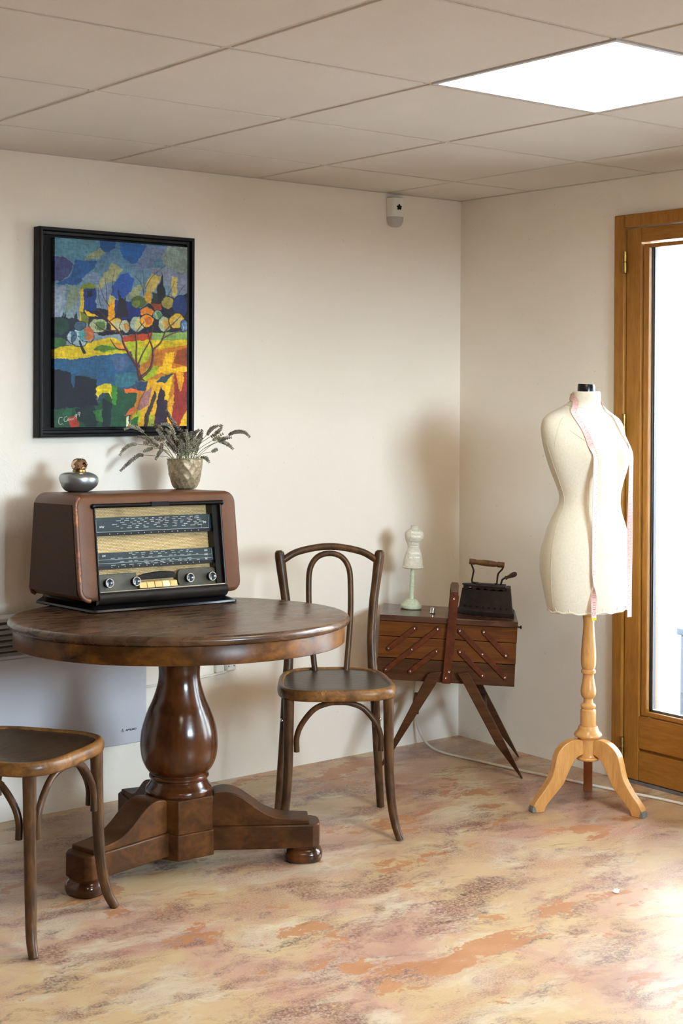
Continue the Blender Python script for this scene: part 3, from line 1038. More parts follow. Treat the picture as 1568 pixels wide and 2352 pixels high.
    # two tuning dials
    for k, (z0, z1) in enumerate(((0.211, 0.264), (0.117, 0.164))):
        m = frame((0, yf((z0 + z1) / 2) + 0.018, (z0 + z1) / 2), (1, 0, 0), (0, 0.13, 1), (0, -1, 0.13))
        hh = (z1 - z0) / 2
        b = MB()
        b.prism([(-ow + .005, -hh), (ow - 0.018, -hh), (ow - 0.025, hh), (-ow + .005, hh)], -0.012, -0.001, m)
        d = b.build('dial_scale', 'dial', e, bevel=0.0012)
        b = MB()
        b.prism([(-ow + .005, -hh), (ow - 0.018, -hh), (ow - 0.019, -hh + 0.009), (-ow + .005, -hh + 0.009)], -0.0008, 0.0004, m)
        b.build('dial_strip', 'dial_edge', d, smooth=False)
        b = MB()
        pl = lambda x, y, m=m: m @ V((x, y, 0.0012))
        def rect(x0, x1, y0, y1):
            b.bm.faces.new([b.bm.verts.new(pl(*q)) for q in ((x0, y0), (x1, y0), (x1, y1), (x0, y1))])
        R = random.Random(4 + k)
        x_l, x_r = -ow + 0.012, ow - 0.034
        if k == 0:
            for (x0, x1, y0, y1) in ((x_l, x_r, -hh + .011, -hh + .0118), (x_l, x_l + .0008, -hh + .011, hh - .006), (x_r, x_r + .0008, -hh + .011, hh - .006), (x_r - .026, x_r - .0255, -hh + .011, hh - .010)):
                rect(x0, x1, y0, y1)
            add_text(b, 'MW', 0.0085, lambda x, y: pl(x - 0.183, y - 0.001), 'CENTER', 0.0003)
            add_text(b, 'PO', 0.0085, lambda x, y: pl(x + 0.166, y + 0.001), 'CENTER', 0.0003)
            for r in range(6):
                y = hh - 0.006 - r * 0.0052
                x = -0.150 + 0.014 * (r % 3) + (0.03 if r == 0 else 0)
                while x < 0.148:
                    w = R.uniform(0.007, 0.017)
                    q = x
                    while q < x + w:
                        l = R.uniform(0.0008, 0.0018)
                        h = R.uniform(0.0007, 0.0013)
                        rect(q, q + l, y - h, y + h)
                        q += l + 0.0006
                    x += w + R.uniform(0.006, 0.020) * (1.0 if r < 4 else 1.5)
        else:
            add_text(b, 'LW', 0.0075, lambda x, y: pl(x - 0.182, y + hh - 0.009), 'CENTER', 0.0003)
            for j, tx in enumerate(('GO', 'OC', 'BE')):
                add_text(b, tx, 0.0075, lambda x, y, j=j: pl(x + 0.163, y + hh - 0.009 - 0.012 * j), 'CENTER', 0.0003)
            for y in (0.003, -0.0075):
                rect(x_l, x_r + 0.004, y, y + 0.0008)
            for xx in (x_l, x_r + 0.004):
                rect(xx, xx + .0008, -0.0135, hh - .004)
            for y, x, xe in ((hh - 0.0045, -0.10, 0.10), (hh - 0.0095, -0.09, 0.13), (0.0065, -0.16, 0.13), (-0.004, -0.13, 0.10), (-0.0105, -0.05, 0.145), (-0.0135, -0.16, 0.06)):
                while x < xe:
                    w = R.uniform(0.006, 0.015)
                    q = x
                    while q < x + w:
                        l = R.uniform(0.0008, 0.0018)
                        h = R.uniform(0.0006, 0.0012)
                        rect(q, q + l, y - h, y + h)
                        q += l + 0.0006
                    x += w + R.uniform(0.004, 0.024)
        for j in range(14):
            x = -0.16 + j * 0.023 + R.uniform(-.003, .003)
            rect(x, x + 0.0025, -hh + 0.004, -hh + 0.0062)
        b.build('dial_print', 'print', d, smooth=False)
    # control panels
    m = frame((0, yf(0.075) + 0.016, 0.078), (1, 0, 0), (0, 0.13, 1), (0, -1, 0.13))
    for x0, x1, flip in ((-ow + .005, -0.080, 0), (0.058, ow - .019, 1)):
        rp = rrect(x0, x1, -0.022, 0.026, 0.004, 3)
        if flip:
            po = [p for p in rp if not (p[0] < x0 + .01 and p[1] > 0)] + [(x0, 0.004), ]
            po = rrect(x0, x1, -0.022, 0.028, 0.016, 5)
        else:
            po = rrect(x0, x1, -0.022, 0.026, 0.004, 4)
        MB().prism(po, -0.010, 0.0, m).build('control_panel', 'plate_olive', e, bevel=0.0015)
    MB().prism(rrect(-ow + .005, ow - .019, -0.024, -0.018, 0.002, 2), -0.010, 0.002, m).build('control_ledge', 'plate_olive', e)
    for x in (-0.177, -0.0885, 0.0935, 0.171):
        mk = m @ Matrix.Translation((x, 0.0, 0))
        k = MB().lathe([(0.001, -0.002), (0.0125, -0.002), (0.0125, 0.010), (0.0105, 0.014), (0.0095, 0.0138), (0.007, 0.0125), (0.001, 0.0122)], 28, mk).build('knob', 'knob', e)
        MB().lathe([(0.0107, 0.0118), (0.0132, 0.0118), (0.0136, 0.0132), (0.0130, 0.0148), (0.0112, 0.0148), (0.0104, 0.0138)], 32, mk, cap=False).build('knob_ring', 'chrome', k)
    # tone lever
    arc = [(-0.083, 0.010)] + [(x, 0.018 + 0.007 * (1 - (x / 0.07) ** 2)) for x in np.linspace(-0.07, 0.045, 10)] + [(0.05, 0.008), (0.05, 0.004), (-0.083, 0.004)]
    MB().prism(arc, -0.008, 0.005, m).build('tone_lever', 'bakelite', e, bevel=0.002)
    for j in range(5):
        x = -0.081 + j * 0.0258
        b = MB()
        b.loft([[(x + .0006, -0.021, 0.0), (x + .0252, -0.021, 0.0), (x + .0252, -0.001, 0.0), (x + .0006, -0.001, 0.0)],
                [(x + .0006, -0.021, 0.016), (x + .0252, -0.021, 0.016), (x + .0252, -0.004, 0.012), (x + .0006, -0.004, 0.012)]], M4=m)
        b.build('push_button', 'ivory_pale' if j == 3 else 'ivory', e, bevel=0.0015)
    return e


radio()
RT = 0.331 * 1.035 + 0.0005       # height of the radio above the table


def on_radio(x, y, rot=0.0):
    m = on_table(*RP)
    loc = m.inverted() @ V((x, y, 1.05))
    return m @ Matrix.Translation((loc.x, loc.y, RT)) @ Matrix.Rotation(rot, 4, 'Z')


def bottle():
    e = empty('fragrance_bottle', on_radio(-1.815, -0.235), 'squat pewter bottle with a faceted glass stopper on the radio', 'bottle')
    k = 0.969
    # (z, radius, sideways shift in view)
    sec = [(-0.0, 0.0300, -0.0045), (0.0018, 0.036, -0.0040), (0.006, 0.0440, -0.0028), (0.0138, 0.0522, -0.0012), (0.0219, 0.0572, 0.0004), (0.0311, 0.0606, 0.0), (0.0415, 0.0618, -0.0016), (0.0484, 0.0600, -0.003), (0.0550, 0.0545, -0.005), (0.0600, 0.0440, -0.006), (0.0622, 0.034, -0.003), (0.0632, 0.0215, -0.0005)]
    sec = [tuple(q) for q in cr(sec, 3)]
    rings = []
    for z, r, c in sec:
        cc = R2 * c * k
        rings.append([(cc.x + cos(2 * pi * q / 48) * r * k, cc.y + sin(2 * pi * q / 48) * r * k, z * k) for q in range(48)])
    MB().loft(rings).build('body', 'silver', e, angle=60)
    MB().lathe([(0.001, 0.0612), (0.0200, 0.0612), (0.0204, 0.063), (0.0200, 0.0672), (0.0170, 0.0684), (0.001, 0.0684)], 28, Matrix.Translation((0, 0, -0.0005))).build('collar', 'brass', e)
    prof = [(0.004, 0.0685), (0.0175, 0.0690), (0.0238, 0.0745), (0.0262, 0.0820), (0.0262, 0.0870), (0.0236, 0.0955), (0.0175, 0.1025), (0.010, 0.1055), (0.002, 0.1060)]
    b = MB()
    rings = []
    for q0, (r, z) in enumerate(prof):
        rings.append([(r * k * cos(2 * pi * (q + 0.5 * (q0 % 2)) / 11), r * k * sin(2 * pi * (q + 0.5 * (q0 % 2)) / 11), z * k) for q in range(11)])
    b.loft(rings)
    bmesh.ops.triangulate(b.bm, faces=b.bm.faces)
    b.build('stopper', 'amber_glass', e, smooth=False)


def lavender():
    e = empty('potted_lavender', on_radio(-1.425, -0.225), 'hammered gold pot of dried lavender on the radio', 'plant')
    prof = [(0.0300, 0.0), (0.0380, 0.004), (0.0450, 0.017), (0.0507, 0.034), (0.0552, 0.055), (0.0585, 0.079), (0.0597, 0.0985)]
    P = [tuple(q) for q in cr(prof, 10)]
    NS = 132
    rng = random.Random(5)
    # hammered facets: each point is dented towards the nearest of a set of staggered hollows
    cen = []
    for row in range(6):
        z = 0.008 + row * 0.0185
        for c in range(13):
            cen.append(((c + 0.5 * (row % 2) + rng.uniform(-.12, .12)) / 13 * 2 * pi, z + rng.uniform(-.003, .003)))
    cen = np.array(cen)
    rings = []
    for r, z in P:
        ring = []
        for q in range(NS):
            a = 2 * pi * q / NS
            da = (a - cen[:, 0] + pi) % (2 * pi) - pi
            d2 = (da * 0.05) ** 2 + ((z - cen[:, 1]) * 0.72) ** 2
            m = float(np.sqrt(d2.min()))
            rr = r - 0.0030 * max(0, 1 - (m / 0.0130) ** 2)
            if z > 0.0965:
                rr = r
            ring.append((rr * cos(a), rr * sin(a), z))
        rings.append(ring)
    rings += [[(0.0570 * cos(2 * pi * q / NS), 0.0570 * sin(2 * pi * q / NS), 0.0985) for q in range(NS)],
              [(0.050 * cos(2 * pi * q / NS), 0.050 * sin(2 * pi * q / NS), 0.070) for q in range(NS)]]
    MB().loft(rings).build('pot', 'gold', e, angle=24)
    # sprigs: stem root -> head points in the plane across the view (s to the right, h above the rim), plus depth
    S = 1.414e-3 * 0.2105
    def pt(X, Y, d):
        s, h = (X - 790) * S, (530 - Y) * S + 0.098
        return V((R2.x * s + F2.x * d, R2.y * s + F2.y * d, h))
    spr = [
        ([(660, 520), (600, 510), (450, 498), (330, 490)], [(330, 490), (280, 495), (200, 555), (140, 610), (88, 662)]),
        ([(680, 520), (560, 430), (420, 390), (260, 370)], [(250, 372), (190, 378), (120, 425), (76, 490)]),
        ([(700, 520), (580, 440), (470, 350), (350, 245)], [(345, 240), (280, 195), (210, 182), (145, 208)]),
        ([(720, 520), (610, 480), (520, 400)], [(500, 385), (440, 340), (370, 300), (290, 286)]),
        ([(740, 520), (650, 360), (545, 235)], [(530, 212), (490, 182), (420, 155)]),
        ([(740, 520), (640, 420), (580, 350)], [(560, 320), (520, 255), (480, 208)]),
        ([(800, 520), (800, 380), (775, 260)], [(770, 250), (690, 160), (640, 100), (615, 50), (590, 0)]),
        ([(760, 520), (730, 380), (690, 260)], [(690, 255), (650, 190), (610, 155), (545, 152)]),
        ([(740, 520), (700, 400), (650, 300)], [(650, 300), (620, 240), (570, 210)]),
        ([(860, 520), (950, 495), (1100, 370), (1270, 275)], [(1280, 268), (1340, 240), (1400, 232), (1460, 250), (1500, 292)]),
        ([(850, 520), (980, 430), (1150, 345)], [(1160, 340), (1220, 355), (1270, 385), (1310, 425)]),
        ([(840, 520), (920, 400), (1060, 290)], [(1080, 290), (1130, 250), (1170, 215), (1192, 168)]),
        ([(840, 520), (900, 420), (1030, 270)], [(1040, 265), (1070, 215), (1115, 185), (1185, 165)]),
        ([(820, 520), (830, 400), (850, 310)], [(850, 300), (880, 255), (910, 235), (935, 215)]),
        ([(850, 520), (960, 420), (1100, 330)], [(1110, 325), (1150, 300), (1210, 258)]),
        ([(850, 520), (980, 430), (1140, 340)], [(1150, 330), (1210, 310), (1290, 298)]),
        ([(870, 520), (980, 480), (1080, 455)], [(1090, 450), (1115, 438), (1140, 428)]),
        ([(700, 520), (600, 450), (440, 410)], [(425, 415), (380, 432), (335, 452)]),
        ([(700, 520), (620, 420), (560, 370)], [(550, 365), (545, 430), (515, 480), (485, 535)]),
        ([(860, 520), (920, 515), (960, 515)], [(965, 516), (1005, 520), (1030, 540), (1050, 570)]),
        ([(860, 520), (900, 515), (925, 520)], [(928, 525), (935, 560), (950, 598)]),
        ([(700, 520), (620, 450), (540, 330)], [(520, 330), (490, 310), (460, 300)]),
        ([(720, 520), (560, 440), (430, 380)], [(420, 375), (385, 355), (350, 355)]),
    ]
    rg = random.Random(12)
    for k in range(40):
        x0 = rg.uniform(690, 880)
        lean = rg.uniform(-1, 1)
        xt = 790 + lean * 190
        yt = rg.uniform(215, 400)
        xm = (x0 + xt) / 2 + rg.uniform(-15, 15)
        ym = (520 + yt) / 2 + 30
        spr.append(([(x0, 525), ((x0 + xm) / 2, (525 + ym) / 2), (xm, ym)], [(xm, ym), ((xm + xt) / 2 + lean * 14, (ym + yt) / 2 - 8), (xt + lean * 20, yt)]))
    ico = bmesh.new()
    bmesh.ops.create_icosphere(ico, subdivisions=1, radius=1.0)
    iv = [v.co.copy() for v in ico.verts]
    ifc = [[v.index for v in f.verts] for f in ico.faces]
    ico.free()
    for k, (st, hd) in enumerate(spr):
        dep = rg.uniform(-0.045, 0.045) if k > 22 else rg.uniform(-0.04, 0.03)
        d0 = max(-0.035, min(0.035, dep))
        n = len(st)
        sp = [pt(x, y, d0 + (dep - d0) * i / n) for i, (x, y) in enumerate(st)]
        sp[0].z = 0.085
        lim = (sp[0].x ** 2 + sp[0].y ** 2) ** 0.5
        if lim > 0.045:
            sp[0].x *= 0.045 / lim
            sp[0].y *= 0.045 / lim
        o = MB().tube(cr(sp, 5), 0.0009, 6).build('sprig', 'stem', e)
        hp = cr([pt(x, y, dep) for x, y in hd], 8)
        hp = [V(q) for q in hp]
        L = sum((a - c).length for a, c in zip(hp[:-1], hp[1:]))
        m = max(4, int(L / 0.0046))
        b = MB()
        for w in range(m):
            f = w / (m - 1) * (len(hp) - 1)
            i0 = min(int(f), len(hp) - 2)
            c = hp[i0].lerp(hp[i0 + 1], f - i0)
            td = (hp[i0 + 1] - hp[i0]).normalized()
            sd = td.cross(V((F2.x, F2.y, 0))).normalized()
            ud = td.cross(sd)
            env = 0.75 + 0.45 * sin(pi * min(1, 0.15 + w / m))
            nb = 5
            ph = rg.uniform(0, 6)
            for q in range(nb):
                a = ph + 2 * pi * q / nb
                dr = (sd * cos(a) + ud * sin(a))
                ax = (dr * 0.8 + td * 0.75).normalized()
                s1 = ax.cross(td).normalized()
                s2 = ax.cross(s1)
                cc = c + dr * 0.0032 * env
                ln, wd = 0.0042 * env * rg.uniform(0.8, 1.25), 0.0023 * env
                vs = [b.bm.verts.new(cc + ax * (p.x * ln) + s1 * (p.y * wd) + s2 * (p.z * wd)) for p in iv]
                for fc in ifc:
                    b.bm.faces.new([vs[i] for i in fc])
        b.build('flower_head', 'lavender' if k % 3 else 'lavender_dark', o, recalc=False)


bottle()
lavender()


# ------------------------------------------------------------------ things on the left wall
def painting_colours(W, Hh):
    """the landscape, painted on a W x Hh grid; shapes are given in the pixels of a study 1143 x 1590"""
    TL, TR, BR, BL = (232, 175), (1373, 248), (1375, 1775), (250, 1805)
    u = np.linspace(0, 1, W)[None, :].repeat(Hh, 0)
    v = np.linspace(0, 1, Hh)[:, None].repeat(W, 1)
    X = (1 - v) * ((1 - u) * TL[0] + u * TR[0]) + v * ((1 - u) * BL[0] + u * BR[0])
    Y = (1 - v) * ((1 - u) * TL[1] + u * TR[1]) + v * ((1 - u) * BL[1] + u * BR[1])
    rs = np.random.RandomState(3)

    def smooth_noise(cx, cy, amp):
        g = rs.rand(cy + 2, cx + 2)
        gx = u * cx
        gy = v * cy
        ix = gx.astype(int)
        iy = gy.astype(int)
        fx = gx - ix
        fy = gy - iy
        fx = fx * fx * (3 - 2 * fx)
        fy = fy * fy * (3 - 2 * fy)
        r = (g[iy, ix] * (1 - fx) + g[iy, ix + 1] * fx) * (1 - fy) + (g[iy + 1, ix] * (1 - fx) + g[iy + 1, ix + 1] * fx) * fy
        return (r - 0.5) * 2 * amp
    Xj = X + smooth_noise(34, 46, 7) + smooth_noise(90, 120, 4)
    Yj = Y + smooth_noise(34, 46, 7) + smooth_noise(90, 120, 4)
    img = np.zeros((Hh, W, 3))

    def put(mask, c, a=1.0):
        m = (mask * a)[..., None]
        img[:] = img * (1 - m) + np.array(c, float) * m

    def poly(pts, c, a=1.0, soft=True):
        ins = np.zeros(X.shape, bool)
        n = len(pts)
        xx, yy = (Xj, Yj) if soft else (X, Y)
        for i in range(n):
            x1, y1 = pts[i]
            x2, y2 = pts[(i + 1) % n]
            if y1 == y2:
                continue
            cond = ((y1 > yy) != (y2 > yy)) & (xx < (x2 - x1) * (yy - y1) / (y2 - y1) + x1)
            ins ^= cond
        put(ins.astype(float), c, a)

    def ell(cx, cy, rx, ry, c, a=1.0, edge=None, part=None):
        d = ((Xj - cx) / rx) ** 2 + ((Yj - cy) / ry) ** 2
        m = d < 1
        if part == 'r':
            m &= Xj > cx
        if part == 'l':
            m &= Xj < cx
        if part == 'b':
            m &= Yj > cy
        put(m.astype(float), c, a)
        if edge is not None:
            put(((d < 1.12) & (d > 0.80)).astype(float), edge, 0.8)

    def line(pts, w, c, a=1.0):
        pts = [tuple(p) for p in cr(pts, 6)]
        m = np.zeros(X.shape)
        for i, ((x1, y1), (x2, y2)) in enumerate(zip(pts[:-1], pts[1:])):
            ww = w if isinstance(w, (int, float)) else w[0] + (w[1] - w[0]) * i / len(pts)
            dx, dy = x2 - x1, y2 - y1
            t = np.clip(((X - x1) * dx + (Y - y1) * dy) / (dx * dx + dy * dy + 1e-9), 0, 1)
            d = np.hypot(X - x1 - t * dx, Y - y1 - t * dy)
            m = np.maximum(m, np.clip((ww - d) / 2.0 + 0.5, 0, 1))
        put(m, c, a)

    # sky
    t = np.clip((Y - 200) / 700, 0, 1)
    img[:] = np.array([66, 112, 146]) * (1 - t[..., None]) + np.array([128, 148, 156]) * t[..., None]
    poly([(232, 175), (600, 200), (560, 300), (430, 365), (232, 335)], (78, 124, 142))
    poly([(1010, 235), (1200, 250), (1130, 340), (960, 460), (900, 430), (930, 370)], (104, 122, 156))
    poly([(1200, 240), (1380, 240), (1380, 480), (1180, 425), (1130, 340)], (126, 142, 134))
    poly([(1000, 430), (1180, 425), (1380, 480), (1380, 640), (1240, 640), (1120, 500)], (120, 130, 150))
    poly([(540, 300), (620, 260), (650, 300), (600, 352), (470, 362)], (132, 142, 112))
    poly([(400, 370), (580, 375), (560, 440), (480, 500), (440, 575), (330, 580), (236, 572), (300, 545), (370, 500)], (34, 84, 142))
    poly([(225, 335), (330, 345), (385, 400), (350, 500), (280, 552), (225, 548)], (56, 62, 106))
    poly([(600, 200), (742, 210), (730, 262), (680, 298), (640, 296), (608, 262)], (20, 74, 132))
    poly([(768, 210), (1012, 232), (962, 320), (930, 372), (880, 396), (820, 352), (785, 292)], (20, 82, 146))
    poly([(225, 590), (330, 590), (330, 720), (290, 855), (225, 870)], (138, 156, 176))
    poly([(350, 580), (430, 600), (420, 720), (330, 820)], (124, 140, 120))
    poly([(450, 520), (560, 470), (640, 520), (700, 600), (700, 770), (580, 790), (575, 600)], (112, 132, 158))
    poly([(710, 385), (800, 440), (740, 545), (660, 562), (620, 622), (580, 602), (640, 490)], (152, 154, 114))
    poly([(790, 482), (850, 465), (898, 530), (872, 622), (800, 702), (692, 692), (712, 590)], (36, 78, 158))
    poly([(690, 655), (740, 690), (700, 760), (675, 752)], (190, 178, 92))
    poly([(900, 590), (980, 560), (960, 645), (870, 692), (850, 652)], (152, 160, 120))
    poly([(1050, 480), (1135, 498), (1090, 622), (1000, 642), (1010, 560)], (194, 168, 90))
    poly([(1232, 500), (1286, 502), (1280, 690), (1230, 655)], (192, 172, 92))
    poly([(200, 1100), (1400, 1050), (1400, 1840), (200, 1840)], (40, 70, 84))
    poly([(980, 1120), (1400, 1090), (1400, 1840), (860, 1840)], (190, 120, 34))
    # far trees on the left, low buildings
    poly([(225, 860), (300, 850), (310, 815), (320, 850), (328, 800), (338, 850), (352, 870), (378, 860), (400, 870), (412, 800), (425, 870), (460, 890), (470, 1000), (225, 1120)], (22, 40, 58))
    ell(292, 935, 62, 70, (26, 62, 52))
    ell(280, 1075, 56, 42, (46, 92, 48))
    poly([(470, 790), (580, 778), (700, 792), (700, 905), (560, 930), (470, 900)], (24, 28, 52))
    poly([(445, 622), (480, 615), (480, 790), (458, 905), (442, 892)], (206, 172, 22))
    poly([(475, 612), (580, 612), (580, 797), (475, 797)], (16, 52, 118))
    poly([(446, 622), (460, 588), (510, 562), (560, 575), (580, 612), (475, 618)], (112, 128, 26))
    poly([(505, 636), (540, 630), (538, 682), (507, 684)], (14, 18, 36))
    poly([(485, 795), (598, 846), (510, 852)], (228, 184, 22))
    poly([(455, 800), (512, 850), (516, 918), (460, 900)], (112, 124, 44))
    # hill
    poly([(690, 880), (860, 860), (960, 780), (1060, 690), (1120, 640), (1240, 690), (1380, 640), (1380, 975), (870, 1000), (600, 1010), (560, 960)], (20, 22, 44))
    poly([(728, 706), (880, 715), (962, 782), (950, 852), (728, 882)], (22, 40, 118))
    poly([(680, 755), (730, 710), (730, 872), (683, 908)], (236, 160, 14))
    poly([(770, 596), (782, 660), (792, 692), (815, 700), (828, 668), (838, 720), (852, 852), (740, 852), (764, 700)], (24, 18, 30))
    poly([(1145, 452), (1158, 570), (1180, 668), (1098, 655), (1108, 585), (1128, 556)], (24, 20, 32))
    ell(940, 715, 62, 58, (72, 92, 38))
    ell(920, 735, 36, 36, (112, 132, 52))
    ell(1050, 680, 58, 58, (204, 152, 40), part='l')
    ell(1062, 684, 50, 52, (36, 46, 40), part='r')
    ell(1200, 725, 62, 56, (162, 150, 66), edge=(26, 26, 34))
    ell(1315, 745, 72, 90, (28, 52, 108))
    poly([(955, 792), (1010, 755), (1088, 800), (1050, 832), (955, 832)], (228, 132, 30))
    poly([(1045, 735), (1140, 735), (1142, 785), (1092, 802)], (152, 62, 22))
    # row of round trees
    for cx, cy, rx, ry, ca, cb in [(600, 925, 82, 66, (168, 178, 136), (52, 96, 40)), (748, 922, 56, 66, (214, 170, 60), (172, 184, 150)), (826, 928, 46, 54, (176, 190, 160), (198, 120, 36)), (930, 912, 68, 72, (160, 180, 166), (206, 196, 110)), (1012, 880, 62, 58, (226, 156, 30), (204, 92, 30)), (1110, 830, 40, 44, (120, 150, 130), (62, 108, 50)), (1172, 905, 62, 70, (160, 176, 140), (206, 150, 50)), (1282, 880, 72, 70, (232, 184, 36), (214, 196, 120)), (1350, 920, 40, 58, (72, 108, 160), (112, 140, 170))]:
        ell(cx, cy, rx, ry, ca, edge=(20, 24, 40))
        ell(cx + rx * .2, cy, rx * .55, ry * .6, cb, 0.8)
        line([(cx - rx * .5, cy - ry * .3), (cx - rx * .2, cy + ry * .2), (cx - rx * .3, cy + ry * .7)], 5, (206, 208, 180), 0.6)
    # fields
    poly([(225, 1130), (420, 1085), (700, 1030), (810, 1055), (1060, 1030), (1380, 1030), (1380, 1110), (1100, 1120), (850, 1155), (600, 1185), (420, 1222), (225, 1220)], (216, 188, 16))
    poly([(810, 1010), (1060, 984), (1062, 1042), (810, 1062)], (178, 62, 26))
    poly([(1060, 984), (1380, 968), (1380, 1040), (1062, 1042)], (132, 164, 82))
    poly([(590, 1110), (760, 1060), (1000, 1060), (840, 1140), (620, 1160)], (172, 190, 28))
    poly([(640, 1090), (790, 1120), (640, 1150), (560, 1130)], (84, 124, 40))
    poly([(720, 1060), (850, 1080), (830, 1140), (760, 1120)], (226, 150, 40))
    poly([(880, 1115), (990, 1100), (1080, 1110), (1030, 1220), (960, 1260), (900, 1210)], (176, 190, 34))
    # blob tree on the left
    for cx, cy, r in ((400, 1030, 62), (450, 1050, 66), (505, 1020, 58), (445, 985, 46)):
        ell(cx, cy, r, r * .9, (156, 184, 192), edge=(28, 40, 66))
    ell(520, 1000, 44, 56, (194, 96, 40), 0.85)
    ell(470, 1010, 30, 44, (66, 150, 150), 0.8)
    ell(400, 1020, 22, 50, (30, 60, 90), 0.7)
    ell(450, 930, 48, 40, (64, 92, 112), edge=(20, 26, 44))
    line([(445, 1060), (462, 1110), (485, 1158)], (8, 14), (22, 30, 40))
    # water and dark ground
    poly([(225, 1215), (420, 1218), (600, 1180), (835, 1158), (930, 1290), (965, 1400), (850, 1455), (600, 1445), (580, 1360), (420, 1360), (225, 1315)], (34, 86, 124))
    poly([(700, 1190), (840, 1180), (880, 1260), (760, 1320)], (78, 92, 128), 0.8)
    poly([(740, 1340), (930, 1330), (960, 1410), (840, 1450), (740, 1440)], (54, 112, 122), 0.8)
    poly([(225, 1305), (380, 1330), (420, 1360), (592, 1382), (600, 1470), (580, 1560), (640, 1640), (300, 1665), (225, 1660)], (14, 20, 36))
    poly([(380, 1250), (420, 1260), (405, 1440), (390, 1460)], (36, 88, 124), 0.8)
    poly([(225, 1655), (600, 1610), (690, 1490), (830, 1470), (940, 1500), (905, 1640), (840, 1815), (225, 1815)], (22, 72, 44))
    poly([(420, 1640), (560, 1600), (640, 1720), (560, 1815), (440, 1740)], (14, 34, 38), 0.9)
    poly([(640, 1540), (720, 1600), (700, 1815), (640, 1815)], (14, 26, 36), 0.8)
    poly([(560, 1660), (640, 1640), (640, 1760), (590, 1740)], (52, 130, 52), 0.7)
    poly([(330, 1630), (400, 1640), (380, 1740), (320, 1700)], (30, 100, 70), 0.7)
    poly([(585, 1462), (660, 1420), (720, 1430), (716, 1560), (694, 1498), (640, 1498), (600, 1556)], (228, 204, 20))
    poly([(722, 1440), (768, 1440), (756, 1602), (718, 1600)], (62, 134, 42))
    poly([(360, 1720), (420, 1700), (452, 1800), (380, 1810)], (160, 52, 34))
    poly([(820, 1464), (942, 1470), (930, 1502), (830, 1502)], (222, 102, 30))
    # warm field at the lower right
    poly([(1085, 1130), (1380, 1075), (1380, 1320), (1090, 1330)], (204, 122, 26))
    poly([(1290, 1120), (1380, 1105), (1380, 1265), (1255, 1240)], (152, 72, 26))
    poly([(1180, 1150), (1262, 1138), (1236, 1280), (1380, 1270), (1380, 1310), (1090, 1335), (1100, 1290), (1160, 1260)], (242, 188, 22))
    poly([(1010, 1290), (1120, 1250), (1110, 1330), (1000, 1400), (980, 1380)], (160, 180, 36))
    poly([(1000, 1400), (1260, 1335), (1200, 1560), (1000, 1815), (845, 1815), (930, 1650), (1000, 1550)], (226, 168, 24))
    poly([(1090, 1400), (1180, 1340), (1260, 1330), (1180, 1410)], (40, 70, 84))
    poly([(1000, 1480), (1060, 1450), (1030, 1600), (940, 1660)], (160, 110, 110))
    poly([(880, 1635), (920, 1620), (900, 1680), (830, 1690)], (214, 108, 56))
    poly([(1110, 1560), (1140, 1440), (1205, 1560), (1195, 1815), (1075, 1815)], (42, 26, 46))
    poly([(1000, 1700), (1080, 1480), (1110, 1500), (1050, 1680), (1020, 1815), (985, 1815)], (60, 50, 50))
    poly([(1200, 1380), (1250, 1340), (1210, 1560), (1170, 1560)], (240, 196, 24))
    poly([(1262, 1320), (1380, 1310), (1380, 1690), (1322, 1815), (1205, 1815), (1262, 1500)], (154, 46, 34))
    poly([(1272, 1318), (1352, 1318), (1328, 1475), (1308, 1475)], (228, 160, 22))
    poly([(1215, 1560), (1262, 1500), (1230, 1815), (1195, 1815)], (232, 170, 24))
    poly([(1340, 1690), (1385, 1635), (1385, 1815), (1300, 1815)], (234, 182, 26))
    poly([(855, 1815), (925, 1650), (985, 1650), (960, 1740), (900, 1815)], (168, 176, 34))
    poly([(880, 1740), (950, 1690), (940, 1815), (880, 1815)], (36, 96, 48))
    poly([(1038, 1690), (1082, 1690), (1076, 1815), (1036, 1815)], (158, 170, 40))
    poly([(845, 1700), (866, 1690), (856, 1800), (842, 1800)], (220, 224, 170))
    # foreground tree
    tr = (72, 30, 30)
    for p, w in [([(955, 1375), (930, 1270), (870, 1180), (815, 1080), (790, 1000), (700, 900), (590, 790)], (15, 3)),
                 ([(950, 1350), (925, 1220), (925, 1080), (920, 990), (990, 890)], (10, 3)),
                 ([(965, 1370), (1050, 1280), (1068, 1140), (1040, 1040), (1020, 960)], (13, 3)),
                 ([(935, 1270), (980, 1160), (1040, 1050), (1070, 930)], (8, 3)),
                 ([(1066, 1130), (1140, 1060), (1185, 960), (1260, 890), (1330, 820)], (9, 2)),
                 ([(1150, 1030), (1260, 980), (1370, 960)], (6, 2)),
                 ([(840, 1130), (760, 1120), (700, 1040)], (7, 2)),
                 ([(760, 970), (640, 960), (560, 900)], (6, 2))]:
        line(p, w, tr)
        line([(x + 5, y - 3) for x, y in p], (w[0] * 0.25, 0.5), (150, 120, 120), 0.7)
    for p in [[(690, 760), (640, 680), (600, 560)], [(670, 740), (665, 620), (650, 520)], [(720, 640), (715, 540), (735, 440)], [(985, 660), (960, 560), (900, 490)], [(985, 640), (985, 540), (975, 450)], [(1000, 600), (1060, 500), (1180, 400)], [(1200, 660), (1240, 590), (1260, 540)], [(1280, 680), (1310, 620), (1365, 560)], [(620, 760), (600, 680), (595, 600)]]:
        line(p, (3, 1.2), (48, 36, 44), 0.8)
    poly([(940, 1395), (962, 1340), (1003, 1392)], (60, 30, 34))
    poly([(918, 1398), (1022, 1398), (1004, 1475), (930, 1475)], (36, 62, 88))
    line([(1010, 1470), (960, 1560), (930, 1680)], 3, (40, 34, 40), 0.7)
    # signature, pale thin strokes
    sg = (196, 192, 176)
